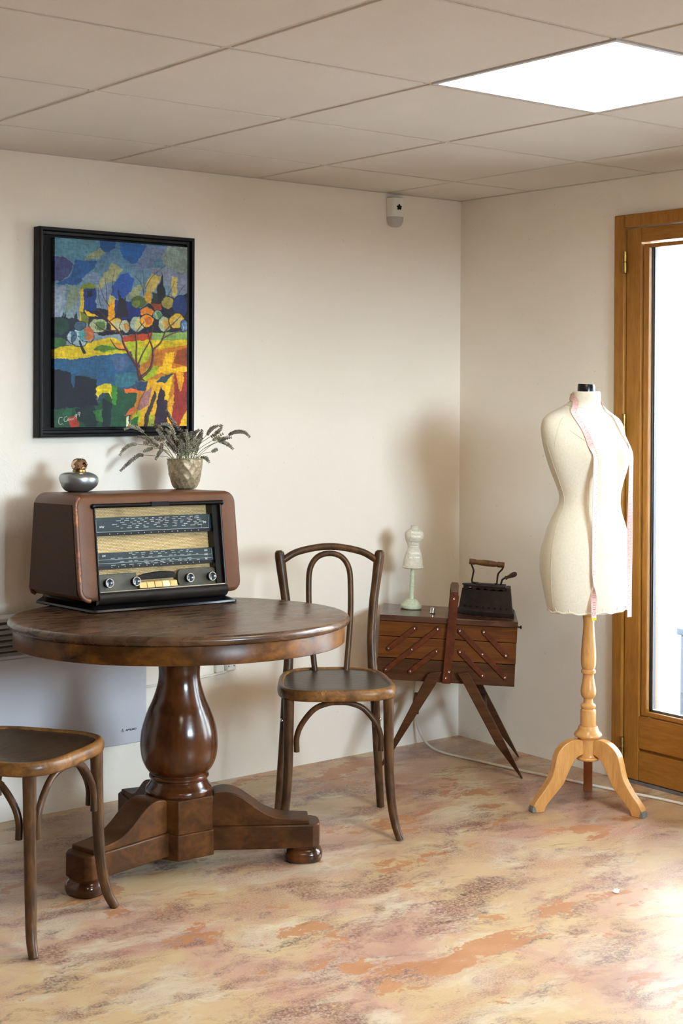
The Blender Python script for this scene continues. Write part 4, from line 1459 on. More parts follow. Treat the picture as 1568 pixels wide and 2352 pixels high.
    for p in [[(312, 1716), (290, 1722), (284, 1760), (296, 1780), (312, 1770)], [(318, 1778), (322, 1780)], [(350, 1708), (332, 1718), (328, 1744), (342, 1752), (356, 1740)], [(356, 1738), (364, 1722), (358, 1730), (364, 1744), (378, 1728), (384, 1740), (392, 1724), (398, 1736), (410, 1716)],
              [(428, 1690), (416, 1694), (420, 1706), (430, 1700), (430, 1690), (426, 1724)], [(454, 1670), (440, 1676), (444, 1690), (454, 1684), (455, 1672), (450, 1706)]]:
        line(p, 2.2, sg, 0.9)
    # brushwork
    img *= (1 + smooth_noise(120, 60, 0.10) + smooth_noise(40, 160, 0.10) + smooth_noise(14, 18, 0.10))[..., None]
    c = np.clip(img * 0.93 / 255.0, 0, 1)
    return np.where(c <= 0.04045, c / 12.92, ((c + 0.055) / 1.055) ** 2.4)


def painting():
    x0, x1, z0, z1 = -1.853, -1.272, 1.212, 1.883
    e = empty('framed_painting', ((x0 + x1) / 2, 0, (z0 + z1) / 2), 'colourful village landscape painting in a black float frame on the wall', 'painting')
    hw, hh = (x1 - x0) / 2, (z1 - z0) / 2
    def ringq(i, y):
        return [(-hw + i, y, -hh + i), (hw - i, y, -hh + i), (hw - i, y, hh - i), (-hw + i, y, hh - i)]
    b = MB()
    b.loft([ringq(0, -0.002), ringq(0, -0.040), ringq(0.003, -0.044), ringq(0.010, -0.044), ringq(0.012, -0.041), ringq(0.013, -0.028), ringq(0.022, -0.026), ringq(0.024, -0.012), ringq(0.024, -0.002)], True, False, False)
    b.loft([ringq(0, -0.002), ringq(0.024, -0.002)], True, False, False)
    fr = b.build('frame', 'black_frame', e, bevel=0.001)
    MB().box((-hw + 0.024, -0.012, -hh + 0.024), (hw - 0.024, -0.003, hh - 0.024)).build('backing', 'black_matt', e, smooth=False)
    cx0, cx1, cz0, cz1 = -1.797 - (x0 + x1) / 2, -1.299 - (x0 + x1) / 2, 1.244 - (z0 + z1) / 2, 1.851 - (z0 + z1) / 2
    W, Hh = 290, 380
    col = painting_colours(W, Hh)
    vs, fs = [], []
    for j in range(Hh):
        for i in range(W):
            vs.append((cx0 + (cx1 - cx0) * i / (W - 1), -0.036, cz1 + (cz0 - cz1) * j / (Hh - 1)))
    for j in range(Hh - 1):
        for i in range(W - 1):
            a = j * W + i
            fs.append((a, a + W, a + W + 1, a + 1))
    rgba = np.ones((Hh * W, 4), np.float32)
    rgba[:, :3] = col.reshape(-1, 3)
    # returned edges of the stretched canvas
    base = len(vs)
    bnd = [i for i in range(W)] + [j * W + W - 1 for j in range(1, Hh)] + [(Hh - 1) * W + i for i in range(W - 2, -1, -1)] + [j * W for j in range(Hh - 2, 0, -1)]
    for q in bnd:
        vs.append((vs[q][0], -0.012, vs[q][2]))
    n = len(bnd)
    for k in range(n):
        fs.append((bnd[k], bnd[(k + 1) % n], base + (k + 1) % n, base + k))
    rgba = np.concatenate([rgba, rgba[bnd] * np.array([.25, .25, .25, 1], np.float32)])
    me = bpy.data.meshes.new('canvas')
    me.from_pydata(vs, [], fs)
    at = me.color_attributes.new('paint', 'FLOAT_COLOR', 'POINT')
    at.data.foreach_set('color', rgba.astype(np.float32).ravel())
    me.materials.append(M['paint'])
    o = bpy.data.objects.new('canvas', me)
    COL.objects.link(o)
    o.parent = e


def detector():
    e = empty('motion_detector', (-0.350, 0, 2.048), 'small white motion detector high on the wall beside the corner', 'detector')
    def sec(w, d):
        return [(w * sin(a), -d * max(0, cos(a)) ** 0.8 if abs(a) < pi / 2 - 1e-6 else 0.0) for a in np.linspace(-pi / 2, pi / 2, 19)]
    rings = []
    for z, w, d in [(0.053, 0.028, 0.020), (0.0555, 0.033, 0.030), (0.052, 0.0355, 0.036), (0.0, 0.0365, 0.038), (-0.020, 0.0365, 0.038)]:
        rings.append([(x, y - 0.001, z) for x, y in sec(w, d)])
    rings.sort(key=lambda r: -r[0][2])
    MB().loft(rings).build('housing', 'white_plastic', e, angle=50)
    rings = []
    for k in range(8):
        t = k / 7
        z = -0.0205 - 0.036 * sin(t * pi / 2)
        f = max(0.12, cos(t * pi / 2)) ** 0.55
        rings.append([(x * f, y * (0.5 + 0.5 * f) - 0.001, z) for x, y in sec(0.0355, 0.036)])
    MB().loft(rings).build('lens_cover', 'grey_plastic', e, angle=60)
    m = frame((-0.004, -0.0385, 0.016), (1, 0, 0), (0, 0, 1), (0, -1, 0))
    b = MB()
    pts = []
    for k in range(40):
        a = 2 * pi * k / 40 + pi / 2
        r = 0.0098 + 0.0022 * cos(5 * (a - pi / 2))
        pts.append((r * cos(a), r * sin(a)))
    b.prism(pts, -0.002, 0.0015, m)
    b.build('camera_eye', 'black_matt', e)
    MB().ball((0.002, -0.0392, 0.012), 0.0035, 10, 6).build('lens', 'bakelite', e)


def heater():
    e = empty('wall_heater', (-2.1, 0, 0.43), 'white electric panel heater on the wall behind the round table', 'heater')
    x0, x1 = -2.75 + 2.1, -1.482 + 2.1
    z0, z1 = 0.206 - 0.43, 0.657 - 0.43
    b = MB()
    b.box((x0, -0.085, z0), (x1, -0.012, z1))
    bd = b.build('body', 'white_metal', e, bevel=0.004)
    b = MB().box((x0, -0.092, z0 + 0.001), (x1 - 0.012, -0.0851, z1 - 0.128))
    b.build('front_panel', 'white_metal', e, bevel=0.003)
    gz0, gz1 = z1 - 0.118, z1 - 0.012
    MB().box((x0 + 0.03, -0.0862, gz0), (x1 - 0.05, -0.0851, gz1)).build('grille_shade', 'grille', e, smooth=False)  # dark sheet painted as the shade behind the slats
    b = MB()
    for k in range(6):
        z = gz0 + (k + 0.5) * (gz1 - gz0) / 6
        b.box((x0 + 0.03, -0.012, -0.0012), (x1 - 0.05, 0.0, 0.0012), Matrix.Translation((0, -0.0865, z)) @ Matrix.Rotation(0.75, 4, 'X'))
    b.build('grille_slats', 'slat', e, smooth=False)
    for s in (x0 + 0.2, x1 - 0.2):
        MB().box((s - 0.03, -0.0119, z0 + 0.05), (s + 0.03, 0.0, z1 - 0.05)).build('bracket', 'white_metal', e, smooth=False)
    b = MB()
    fn = lambda x, y: (x + x1 - 0.082, -0.0926, y + z0 + 0.047)
    add_text(b, 'APPLIMO', 0.0090, lambda x, y: fn(x * 1.12 + 0.2 * y - 0.002, y), 'LEFT', 0.0003)
    for pts in ([(0, 0.008), (0.003, 0.008), (0.003, 0.0), (0, 0.0)], [(-0.005, -0.005), (0.008, -0.005), (0.008, -0.0035), (-0.005, -0.0035)], [(-0.004, 0.002), (-0.001, 0.004), (-0.001, -0.002), (-0.004, -0.003)], [(0.004, 0.0), (0.007, -0.002), (0.007, -0.0035), (0.004, -0.003)]):
        b.bm.faces.new([b.bm.verts.new(fn(x * 0.8 - 0.014, y * 0.8)) for x, y in pts])
    b.build('logo', 'logo', e, smooth=False)
    # mains lead from heater to socket
    p = cr([(-1.484, -0.03, 0.372), (-1.44, -0.012, 0.368), (-1.32, -0.008, 0.367), (-1.24, -0.010, 0.372), (-1.18, -0.016, 0.377), (-1.135, -0.026, 0.384), (-1.118, -0.034, 0.392), (-1.114, -0.036, 0.400)], 8)
    tag(MB().tube(p, 0.0045, 10).build('power_lead', 'cable'), 'white cable running along the wall from heater to socket', 'cable')
    e = empty('wall_socket', (-1.122, 0, 0.419), 'white wall socket with a plug under the table edge', 'socket')
    MB().box((-0.040, -0.020, -0.036), (0.038, 0.0, 0.045)).build('socket_plate', 'white_plastic', e, bevel=0.005, seg=3)
    MB().box((-0.010, -0.044, -0.030), (0.026, -0.0199, 0.010)).build('plug', 'white_plastic', e, bevel=0.006, seg=3)
    b = MB()
    for x in (-0.024, -0.002):
        b.ball((x + .018, -0.0445, -0.012), (0.0028, 0.0015, 0.0028), 8, 6)
    b.build('screw', 'dark_tip', e)


painting()
detector()
heater()


# ------------------------------------------------------------------ sewing box in the corner
SA = V((0.7324, -0.6809, 0)).normalized()
SB = V((0.6809, 0.7324, 0)).normalized()
SO = V((-0.6332, -0.2682, 0))                 # foot of the front left corner
SBOX = frame(SO, SA, SB)
SROLL = Matrix.Translation((0.245, 0, 0.56)) @ Matrix.Rotation(radians(2.3), 4, 'Y') @ Matrix.Translation((-0.245, 0, -0.56))
SZ = 0.560


def on_box(u, b, rot=0.0):
    return SBOX @ SROLL @ Matrix.Translation((u, b, SZ + 0.0006)) @ Matrix.Rotation(rot, 4, 'Z')


def sewing_box():
    e = empty('sewing_box', SBOX, 'dark wooden cantilever sewing box on splayed legs in the corner', 'sewing box')
    W, D = 0.490, 0.285
    g = 0.0012
    MB().box((0, 0, 0.539), (W, D, SZ), SROLL).build('lid', 'teak_lid', e, bevel=0.0025)
    MB().box((0, 0.004, 0.484 + g), (W - 0.001, D - 0.004, 0.539 - g), SROLL).build('upper_tray', 'teak', e, bevel=0.0015)
    MB().box((-0.001, 0.004, 0.407 + g), (W - 0.002, D - 0.004, 0.484 - g), SROLL).build('middle_tray', 'teak', e, bevel=0.0015)
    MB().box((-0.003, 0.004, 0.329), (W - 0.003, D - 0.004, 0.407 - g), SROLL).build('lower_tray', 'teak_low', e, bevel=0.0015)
    k = 0.49 / 0.508
    straps = [((0.132, 0.518), (0.039, 0.441), 0), ((0.217, 0.520), (0.033, 0.365), 1), ((0.216, 0.441), (0.123, 0.364), 0),
              ((0.298, 0.518), (0.470, 0.362), 1), ((0.386, 0.519), (0.470, 0.440), 0), ((0.302, 0.443), (0.388, 0.364), 0)]
    face = lambda y0, sgn: Matrix(((1, 0, 0, 0), (0, 0, sgn, y0), (0, 1, 0, 0), (0, 0, 0, 1)))
    for side in (0, 1):
        y0, sg = (0.004, -1) if side == 0 else (D - 0.004, 1)
        for (u0, z0), (u1, z1), mid in straps:
            a, b_ = V((u0 * k, z0)), V((u1 * k, z1))
            d = (b_ - a).normalized()
            n = V((-d.y, d.x))
            hw = 0.0090
            pts = []
            for q in range(9):
                t = pi / 2 + pi * q / 8
                pts.append(a + d * (cos(t) * hw * 1.1) + n * (sin(t) * hw))
            for q in range(9):
                t = -pi / 2 + pi * q / 8
                pts.append(b_ + d * (cos(t) * hw * 1.1) + n * (sin(t) * hw))
            m = SROLL @ face(y0, sg)
            s = MB().prism([(p.x, p.y) for p in pts], 0.0006, 0.0068, m).build('strap', 'strap', e, bevel=0.001)
            if side == 0:
                cs = [a, b_] + ([(a + b_) / 2] if mid else [])
                for c in cs:
                    mm = m @ Matrix.Translation((c.x, c.y, 0.0066))
                    MB().lathe([(0.0036, -0.0005), (0.0036, 0.0006), (0.0028, 0.0014), (0.0014, 0.0010), (0.001, 0.0004)], 12, mm).build('rivet', 'chrome', s)
    # carrying handle: an upright front and back, joined by a bar
    for side in (0, 1):
        y0, sg = (0.004, -1) if side == 0 else (D - 0.004, 1)
        m = SROLL @ face(y0, sg)
        top = 0.651
        po = [(0.246 - .0155, 0.329), (0.246 + .0155, 0.329), (0.262 + .0155, top - 0.012)]
        po += [(0.262 + .0155 * cos(t), top - 0.010 + 0.010 * sin(t)) for t in np.linspace(0.2, pi - 0.2, 9)] + [(0.262 - .0155, top - 0.012)]
        h = MB().prism(po, 0.0070, 0.0170, m).build('handle_upright', 'strap', e, bevel=0.0025)
        if side == 0:
            for u, z in ((0.262, 0.632), (0.256, 0.372), (0.245, 0.349)):
                mm = m @ Matrix.Translation((u, z, 0.0168))
                MB().lathe([(0.0042, -0.0005), (0.0042, 0.0006), (0.0032, 0.0015), (0.0014, 0.0010), (0.001, 0.0004)], 12, mm).build('rivet', 'chrome', h)
    m = SROLL
    MB().box((0.262 - .0135, -0.002, 0.637), (0.262 + .0135, D + 0.002, 0.653), m).build('handle_bar', 'strap', e, bevel=0.004)
    # legs: boards in front of and behind the lowest tray
    L = [(0.187, 0.369), (0.230, 0.372), (0.207, 0.326), (0.061, 0.099), (-0.008, 0.0), (-0.013, 0.0), (0.155, 0.320), (0.178, 0.362)]
    R = [(0.288, 0.369), (0.326, 0.372), (0.341, 0.352), (0.446, 0.156), (0.528, 0.0), (0.522, 0.0), (0.428, 0.118), (0.304, 0.341), (0.288, 0.364)]
    for side in (0, 1):
        m = face(-0.003, -1) if side == 0 else face(D + 0.003, 1)
        for po in (L, R):
            dx = 0.026 if (side == 1 and po is L) else 0.0
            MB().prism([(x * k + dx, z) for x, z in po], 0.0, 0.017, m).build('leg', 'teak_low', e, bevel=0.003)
    for u in (0.128, 0.372):
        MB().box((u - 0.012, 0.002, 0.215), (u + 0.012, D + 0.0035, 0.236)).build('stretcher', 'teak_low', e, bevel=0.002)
    # peg on the right-hand end
    mm = SROLL @ Matrix.Translation((W - 0.001, 0.10, 0.527)) @ Matrix.Rotation(pi / 2, 4, 'Y')
    MB().lathe([(0.001, -0.001), (0.003, -0.001), (0.003, 0.014), (0.0065, 0.0145), (0.007, 0.017), (0.0055, 0.019), (0.001, 0.019)], 14, mm).build('knob', 'bakelite', e)


def iron():
    e = empty('charcoal_iron', on_box(0.377, 0.142, radians(-3)), 'black cast charcoal iron with wooden handle on the sewing box', 'iron')

    def boat(L0, L1, w, z):
        """pointed at -x, square at +x"""
        pts = [(L1, -w), (L1, w)]
        n = 10
        for q in range(n + 1):
            t = q / n
            x = L1 * 0.35 + (L0 - L1 * 0.35) * t
            pts.append((x, w * (1 - t ** 2.2)))
        for q in range(n - 1, -1, -1):
            t = q / n
            x = L1 * 0.35 + (L0 - L1 * 0.35) * t
            pts.append((x, -w * (1 - t ** 2.2)))
        return [(x, y, z) for x, y in pts]
    b = MB()
    b.loft([boat(-0.104, 0.103, 0.050, 0.0), boat(-0.105, 0.104, 0.051, 0.003), boat(-0.104, 0.104, 0.051, 0.014), boat(-0.100, 0.099, 0.047, 0.018), boat(-0.097, 0.096, 0.045, 0.026), boat(-0.088, 0.088, 0.042, 0.092), boat(-0.085, 0.085, 0.039, 0.092), boat(-0.085, 0.085, 0.039, 0.075)])
    body = b.build('body', 'iron', e, angle=30)
    # raised lip at both ends of the body
    MB().box((0.070, -0.042, 0.085), (0.087, 0.042, 0.104)).build('rear_lip', 'iron', body, bevel=0.003)
    # draught holes along the foot
    for sgn in (-1, 1):
        for q in range(8):
            x = -0.074 + q * 0.0215
            w = 0.0455 if x > 0.03 else 0.0445 * (1 - max(0, (0.033 - x) / 0.133) ** 2.2)
            ang = 0 if x > 0.03 else 0.75 * max(0, (0.033 - x) / 0.133) ** 1.2
            m = Matrix.Translation((x, sgn * (w + 0.0003), 0.030)) @ Matrix.Rotation(-sgn * ang if sgn < 0 else ang * -sgn, 4, 'Z') @ Matrix.Rotation(pi / 2, 4, 'X')
            if sgn < 0:
                MB().lathe([(0.001, -0.004), (0.0036, -0.004), (0.0036, 0.0016), (0.001, 0.0016)], 14, m).build('draught_hole', 'black_matt', body)
    # zigzag lid
    po = []
    xs = np.linspace(-0.072, 0.066, 11)
    up = [(-0.084, 0.0915), (-0.072, 0.0915)]
    for q, x in enumerate(xs[1:-1]):
        up.append((x, 0.0915 if q % 2 else 0.0995))
    up += [(0.066, 0.0915), (0.069, 0.0915)]
    lid_pts = up + [(0.069, 0.106), (-0.084, 0.106)]
    for sgn in (-1, 1):
        b = MB()
        for (xa, za), (xb, zb) in zip(up[:-1], up[1:]):
            fw = lambda x: 0.0415 if x > 0.03 else max(0.004, 0.0415 * (1 - (max(0, (0.031 - x)) / 0.121) ** 2.2))
            ra = [(xa, sgn * fw(xa), za), (xa, sgn * fw(xa), 0.104), (xa, sgn * (fw(xa) - .003), 0.104), (xa, sgn * (fw(xa) - .003), za)]
            rb = [(xb, sgn * fw(xb), zb), (xb, sgn * fw(xb), 0.104), (xb, sgn * (fw(xb) - .003), 0.104), (xb, sgn * (fw(xb) - .003), zb)]
            b.loft([ra, rb])
        b.build('lid_rim', 'iron', e, angle=20)
    b = MB()
    b.loft([boat(-0.088, 0.069, 0.0425, 0.103), boat(-0.090, 0.070, 0.044, 0.106), boat(-0.086, 0.068, 0.041, 0.109)])
    lid = b.build('lid', 'iron', e, angle=30)
    MB().box((-0.04, -0.02, 0.1085), (0.03, 0.02, 0.1115)).build('lid_boss', 'iron', lid, bevel=0.002)
    # handle
    for pts in ([(-0.030, 0, 0.112), (-0.050, 0, 0.113), (-0.054, 0, 0.120), (-0.051, 0, 0.145), (-0.050, 0, 0.158), (-0.060, 0, 0.182)],
                [(0.028, 0, 0.112), (0.036, 0, 0.114), (0.037, 0, 0.125), (0.040, 0, 0.150), (0.054, 0, 0.168), (0.056, 0, 0.180)]):
        MB().tube(cr(pts, 6), 0.0033, 10).build('handle_stay', 'iron', e)
    prof = [(0.002, -0.066), (0.0095, -0.066), (0.0105, -0.064), (0.0105, -0.046), (0.0090, -0.043), (0.0092, -0.036), (0.0112, -0.014), (0.0116, 0.0), (0.0106, 0.022), (0.0088, 0.034), (0.0088, 0.036), (0.0105, 0.038), (0.0105, 0.060), (0.0095, 0.062), (0.002, 0.062)]
    MB().lathe(prof, 28, Matrix.Translation((-0.001, 0, 0.186)) @ Matrix.Rotation(radians(3), 4, 'Y') @ Matrix.Rotation(pi / 2, 4, 'Y')).build('handle_grip', 'handle_wood', e)
    # latch with its small grip
    MB().tube(cr([(0.050, 0, 0.106), (0.051, 0, 0.112), (0.054, 0, 0.125), (0.057, 0, 0.131), (0.068, 0, 0.138)], 5), 0.0036, 10).build('latch_stem', 'iron', e)
    prof = [(0.002, 0.0), (0.0075, 0.0), (0.0075, 0.004), (0.0058, 0.007), (0.0060, 0.012), (0.0092, 0.026), (0.0096, 0.034), (0.0080, 0.041), (0.0040, 0.045), (0.001, 0.0455)]
    MB().lathe(prof, 20, Matrix.Translation((0.066, 0, 0.136)) @ Matrix.Rotation(radians(64), 4, 'Y')).build('latch_grip', 'handle_dark', e)


def figurine():
    e = empty('mannequin_figurine', on_box(0.105, 0.185), 'small mannequin figurine with white lettering on a mint green stand on the sewing box', 'figurine')
    st = [(0.001, 0.0), (0.034, 0.0), (0.0385, 0.003), (0.0395, 0.008), (0.0385, 0.013), (0.034, 0.0175), (0.0325, 0.0185), (0.028, 0.026), (0.020, 0.0335), (0.0105, 0.036), (0.0095, 0.038), (0.0086, 0.048), (0.0088, 0.058), (0.0092, 0.070), (0.0088, 0.0805), (0.0096, 0.082), (0.0096, 0.0845), (0.0082, 0.086), (0.0078, 0.118), (0.0096, 0.1195), (0.0096, 0.1225), (0.0079, 0.124), (0.0076, 0.146), (0.001, 0.146)]
    z0 = 0.545
    MB().lathe(st, 40).build('stand', 'mint', e, angle=30)
    body = [(0.0340, 0.697), (0.0385, 0.700), (0.0388, 0.7035), (0.0367, 0.706), (0.0353, 0.720), (0.0329, 0.735), (0.0295, 0.750), (0.0227, 0.767), (0.0212, 0.774), (0.0238, 0.785), (0.0284, 0.796), (0.0330, 0.809), (0.0342, 0.820), (0.0325, 0.830), (0.0270, 0.836), (0.0180, 0.841), (0.0142, 0.846), (0.0132, 0.850), (0.0136, 0.8535), (0.0120, 0.8550)]
    body = [(r, z - z0 - 0.004) for r, z in body]
    bs = [tuple(q) for q in cr(body, 5)]
    psi = radians(16)
    lx = V((cos(psi), sin(psi), 0))
    ly = V((sin(psi), -cos(psi), 0))
    def surf(r, a, z):
        flat = 0.66 if z > 0.16 else 0.78
        if z > 0.285:
            flat = 0.66 + (z - 0.285) / 0.02 * 0.3
        bust = 0.007 * math.exp(-((z - 0.262) / 0.014) ** 2) * max(0, sin(a)) * (1 - 0.3 * cos(2 * a))
        x, y = r * cos(a), (r * flat) * sin(a)
        p = lx * (x * 1.04) + ly * (y + (bust if sin(a) > 0 else 0))
        return V((p.x, p.y, z))
    rings = [[surf(r, 2 * pi * q / 56, z) for q in range(56)] for r, z in bs]
    MB().loft(rings).build('torso', 'resin', e, angle=50)
    zz = [z for r, z in bs]
    rr = [r for r, z in bs]
    b = MB()
    def onbody(x, z):
        r = float(np.interp(z, zz, rr))
        a = pi / 2 - max(-1.3, min(1.3, x / (r * 0.95)))
        p = surf(r, a, z)
        o = surf(r, a, z) - surf(0.0001, a, z)
        return p + V((o.x, o.y, 0)).normalized() * 0.0005
    for txt, size, z, sx in (('Maison', 0.0105, 0.2825, 1.1), ('Haute', 0.0125, 0.2690, 1.0), ('Couture', 0.0092, 0.2545, 1.25), ('Tous', 0.0105, 0.2415, 1.1), ('Fond\u00e9e', 0.0125, 0.2060, 1.0), ('en 1904', 0.0095, 0.1900, 1.2)):
        add_text(b, txt, size, lambda x, y, z=z: onbody(x, z + y), 'CENTER', 0.0002, sx)
    for x in np.arange(-0.014, 0.015, 0.0042):
        add_text(b, '-', 0.010, lambda u, y, x=x: onbody(u + x, 0.2315 + y), 'CENTER', 0.0004)
    b.build('lettering', 'white_print', e, smooth=False, recalc=False)


def thimble():
    prof = [(0.0092, 0.0), (0.0102, 0.0005), (0.0104, 0.002), (0.0096, 0.003), (0.0082, 0.016), (0.0074, 0.0195), (0.0055, 0.021), (0.0005, 0.0212)]
    o = MB().lathe(prof, 28, cap=False).build('thimble', 'chrome', None)
    o.matrix_world = on_box(0.186, 0.095)
    tag(o, 'tiny shiny silver thimble lying upright on the sewing box lid', 'thimble')


sewing_box()
iron()
figurine()
thimble()

# ------------------------------------------------------------------ dress mannequin
MP = V((-0.348, -1.000, 0))
PSI = radians(35)
MF = (R2 * sin(PSI) - F2 * cos(PSI))           # the way it faces
ML = (R2 * cos(PSI) + F2 * sin(PSI))           # towards its left hand
# height, half width across the view, sideways shift, depth / width
TORSO = [(0.650, 0.1330, -0.004, 0.72), (0.656, 0.1365, -0.004, 0.72), (0.677, 0.1420, -0.004, 0.73), (0.713, 0.1480, -0.005, 0.74), (0.748, 0.1505, -0.007, 0.75), (0.784, 0.1520, -0.009, 0.76), (0.819, 0.1510, -0.010, 0.76),
         (0.855, 0.1485, -0.010, 0.76), (0.890, 0.1420, -0.009, 0.76), (0.926, 0.1325, -0.009, 0.76), (0.961, 0.1190, -0.007, 0.77), (0.990, 0.1090, -0.003, 0.78), (1.008, 0.1065, -0.001, 0.78), (1.033, 0.1080, -0.001, 0.77),
         (1.068, 0.1180, -0.003, 0.75), (1.103, 0.1290, -0.005, 0.73), (1.139, 0.1370, -0.009, 0.70), (1.174, 0.1425, -0.014, 0.66), (1.210, 0.1460, -0.019, 0.61), (1.245, 0.1460, -0.024, 0.55), (1.274, 0.1370, -0.028, 0.50),
         (1.288, 0.1220, -0.031, 0.50), (1.300, 0.0990, -0.034, 0.56), (1.316, 0.0700, -0.028, 0.74), (1.331, 0.0540, -0.019, 0.92), (1.341, 0.0490, -0.015, 1.0), (1.354, 0.0470, -0.013, 1.0), (1.364, 0.0460, -0.013, 1.0), (1.367, 0.0440, -0.013, 1.0)]
TZ = cr(TORSO, 4)


def torso_pt(z, a, off=0.0):
    """a = 0 towards its left hand, pi/2 to the front"""
    zs = [t[0] for t in TZ]
    h, c, k = (float(np.interp(z, zs, [t[i] for t in TZ])) for i in (1, 2, 3))
    w = h / sqrt(cos(PSI) ** 2 + (k * sin(PSI)) ** 2)
    d = w * k
    ca, sa = cos(a), sin(a)
    x, y = w * ca, d * sa
    if sa > 0:
        # bust, tummy
        for sx in (-1, 1):
            y += 0.034 * math.exp(-((x - sx * 0.066) / 0.046) ** 2 - ((z - 1.165) / (0.052 if z < 1.165 else 0.062)) ** 2)
        y += 0.006 * math.exp(-(x / 0.07) ** 2 - ((z - 0.88) / 0.06) ** 2)
    else:
        y -= 0.016 * math.exp(-((z - 0.80) / 0.07) ** 2) * abs(sa)
        y += 0.012 * math.exp(-((z - 1.03) / 0.08) ** 2) * abs(sa)
    p = ML * x + MF * y + R2 * c
    if off:
        p = p + (ML * ca * 0.7 + MF * sa).normalized() * off
    return V((p.x, p.y, z))


def mannequin():
    e = empty('dress_mannequin', MP, 'white linen dressmaker mannequin on a turned wooden tripod stand', 'mannequin')
    NA = 96
    rings = [[torso_pt(t[0], 2 * pi * q / NA) for q in range(NA)] for t in TZ]
    low = [[V((p.x * f, p.y * f, z)) for p in rings[0]] for f, z in ((0.90, 0.645), (0.97, 0.6462))]
    b = MB()
    b.loft(low + rings)
    to = b.build('torso', 'linen', e, angle=60)
    # gathered hem
    hem = []
    for q in range(97):
        a = 2 * pi * q / 96
        p = torso_pt(0.652, a, 0.0008)
        p.z += 0.0022 * sin(a * 15) + 0.0012 * sin(a * 7 + 1)
        hem.append(p)
    MB().tube(hem, 0.0034, 8).build('hem', 'linen', to)
    for q in range(15):
        a = (q + 0.3) / 15 * 2 * pi
        MB().tube([torso_pt(0.657 + 0.0085 * f, a + 0.02 * f, 0.0004) for f in (0, 0.6, 1.3)], [0.0022, 0.0013, 0.0003], 6).build('hem_pleat', 'linen', to)
    # seams
    def seam(pts, r, mat='thread'):
        MB().tube(cr(pts, 6), r, 6).build('seam', mat, to)
    seam([torso_pt(z, pi * (1.0 - 0.02 * sin(z * 9)), 0.0002) for z in np.linspace(0.66, 1.20, 24)], 0.0008)
    seam([torso_pt(z, 0.0, 0.0002) for z in np.linspace(0.66, 1.20, 24)], 0.0008)
    for sx in (-1, 1):
        seam([torso_pt(z, pi / 2 - sx * x, 0.0001) for z, x in ((0.66, 0.50), (0.75, 0.52), (0.85, 0.56), (0.95, 0.62), (1.01, 0.66), (1.08, 0.62), (1.165, 0.50), (1.20, 0.56), (1.24, 0.80), (1.265, 1.0))], 0.00055)
    seam([torso_pt(1.322 - 0.010 * max(0, sin(a)), a, 0.0002) for a in np.linspace(0, 2 * pi, 40)], 0.0008)
    seam([torso_pt(z, pi * 0.93, 0.0002) for z in (1.16, 1.163)], 0.0006)
    for sx in (0, 1):
        arm = []
        for t in np.linspace(0, 1, 14):
            arm.append(torso_pt(1.285 - 0.10 * t, (pi * (0.80 + 0.14 * t)) if sx else pi * (0.20 - 0.14 * t), 0.0003))
        seam(arm, 0.0007)
    # black neck cap
    cp = V((R2.x * -0.013, R2.y * -0.013, 1.3665))
    b = MB().lathe([(0.001, 0.0), (0.0290, 0.0), (0.0288, 0.022), (0.0275, 0.0245), (0.001, 0.0250)], 40, Matrix.Translation(cp) @ Matrix.Rotation(radians(3.0), 4, V((F2.x, F2.y, 0))))
    b.build('neck_cap', 'bakelite', e)
    # turned pole
    prof = [(0.001, 0.660), (0.0240, 0.660), (0.0226, 0.640), (0.0180, 0.612), (0.0178, 0.600), (0.0195, 0.570), (0.0242, 0.517), (0.0252, 0.490), (0.0248, 0.470), (0.0220, 0.4565), (0.0185, 0.4545), (0.0190, 0.4535), (0.0238, 0.4500), (0.0246, 0.4450), (0.0236, 0.4395), (0.0190, 0.4370), (0.0180, 0.4340), (0.0184, 0.425), (0.0204, 0.410), (0.0244, 0.391), (0.0256, 0.380), (0.0244, 0.368), (0.0206, 0.3595), (0.0160, 0.3560), (0.0150, 0.350), (0.0162, 0.3415), (0.0210, 0.3385), (0.0248, 0.3345), (0.0254, 0.3300), (0.0246, 0.3255), (0.0222, 0.3225), (0.0224, 0.3205), (0.0252, 0.3180), (0.0256, 0.3160), (0.0256, 0.2660), (0.001, 0.2655)]
    MB().lathe(prof, 48).build('pole', 'beech', e, angle=30)
    prof = [(0.001, 0.2660), (0.0300, 0.2655), (0.0318, 0.263), (0.0330, 0.257), (0.0370, 0.2495), (0.0430, 0.243), (0.0462, 0.2385), (0.0466, 0.2355), (0.0445, 0.2310), (0.0385, 0.2280), (0.0340, 0.2240), (0.0325, 0.218), (0.0312, 0.195), (0.0306, 0.170), (0.0320, 0.1665), (0.0385, 0.1645), (0.0408, 0.1610), (0.0400, 0.1570), (0.0360, 0.1540), (0.001, 0.1530)]
    MB().lathe(prof, 48).build('hub', 'beech', e, angle=30)
    outer = [(0.024, 0.2180), (0.040, 0.2245), (0.064, 0.2250), (0.095, 0.2120), (0.118, 0.1880), (0.128, 0.1600), (0.140, 0.1150), (0.165, 0.0760), (0.200, 0.0360), (0.211, 0.0150), (0.212, 0.0)]
    inner = [(0.171, 0.0), (0.160, 0.0220), (0.133, 0.0500), (0.102, 0.0810), (0.087, 0.1080), (0.0716, 0.1380), (0.0525, 0.1640), (0.033, 0.1740), (0.024, 0.1760)]
    po = [tuple(q) for q in cr(outer, 4)] + [tuple(q) for q in cr(inner, 4)]
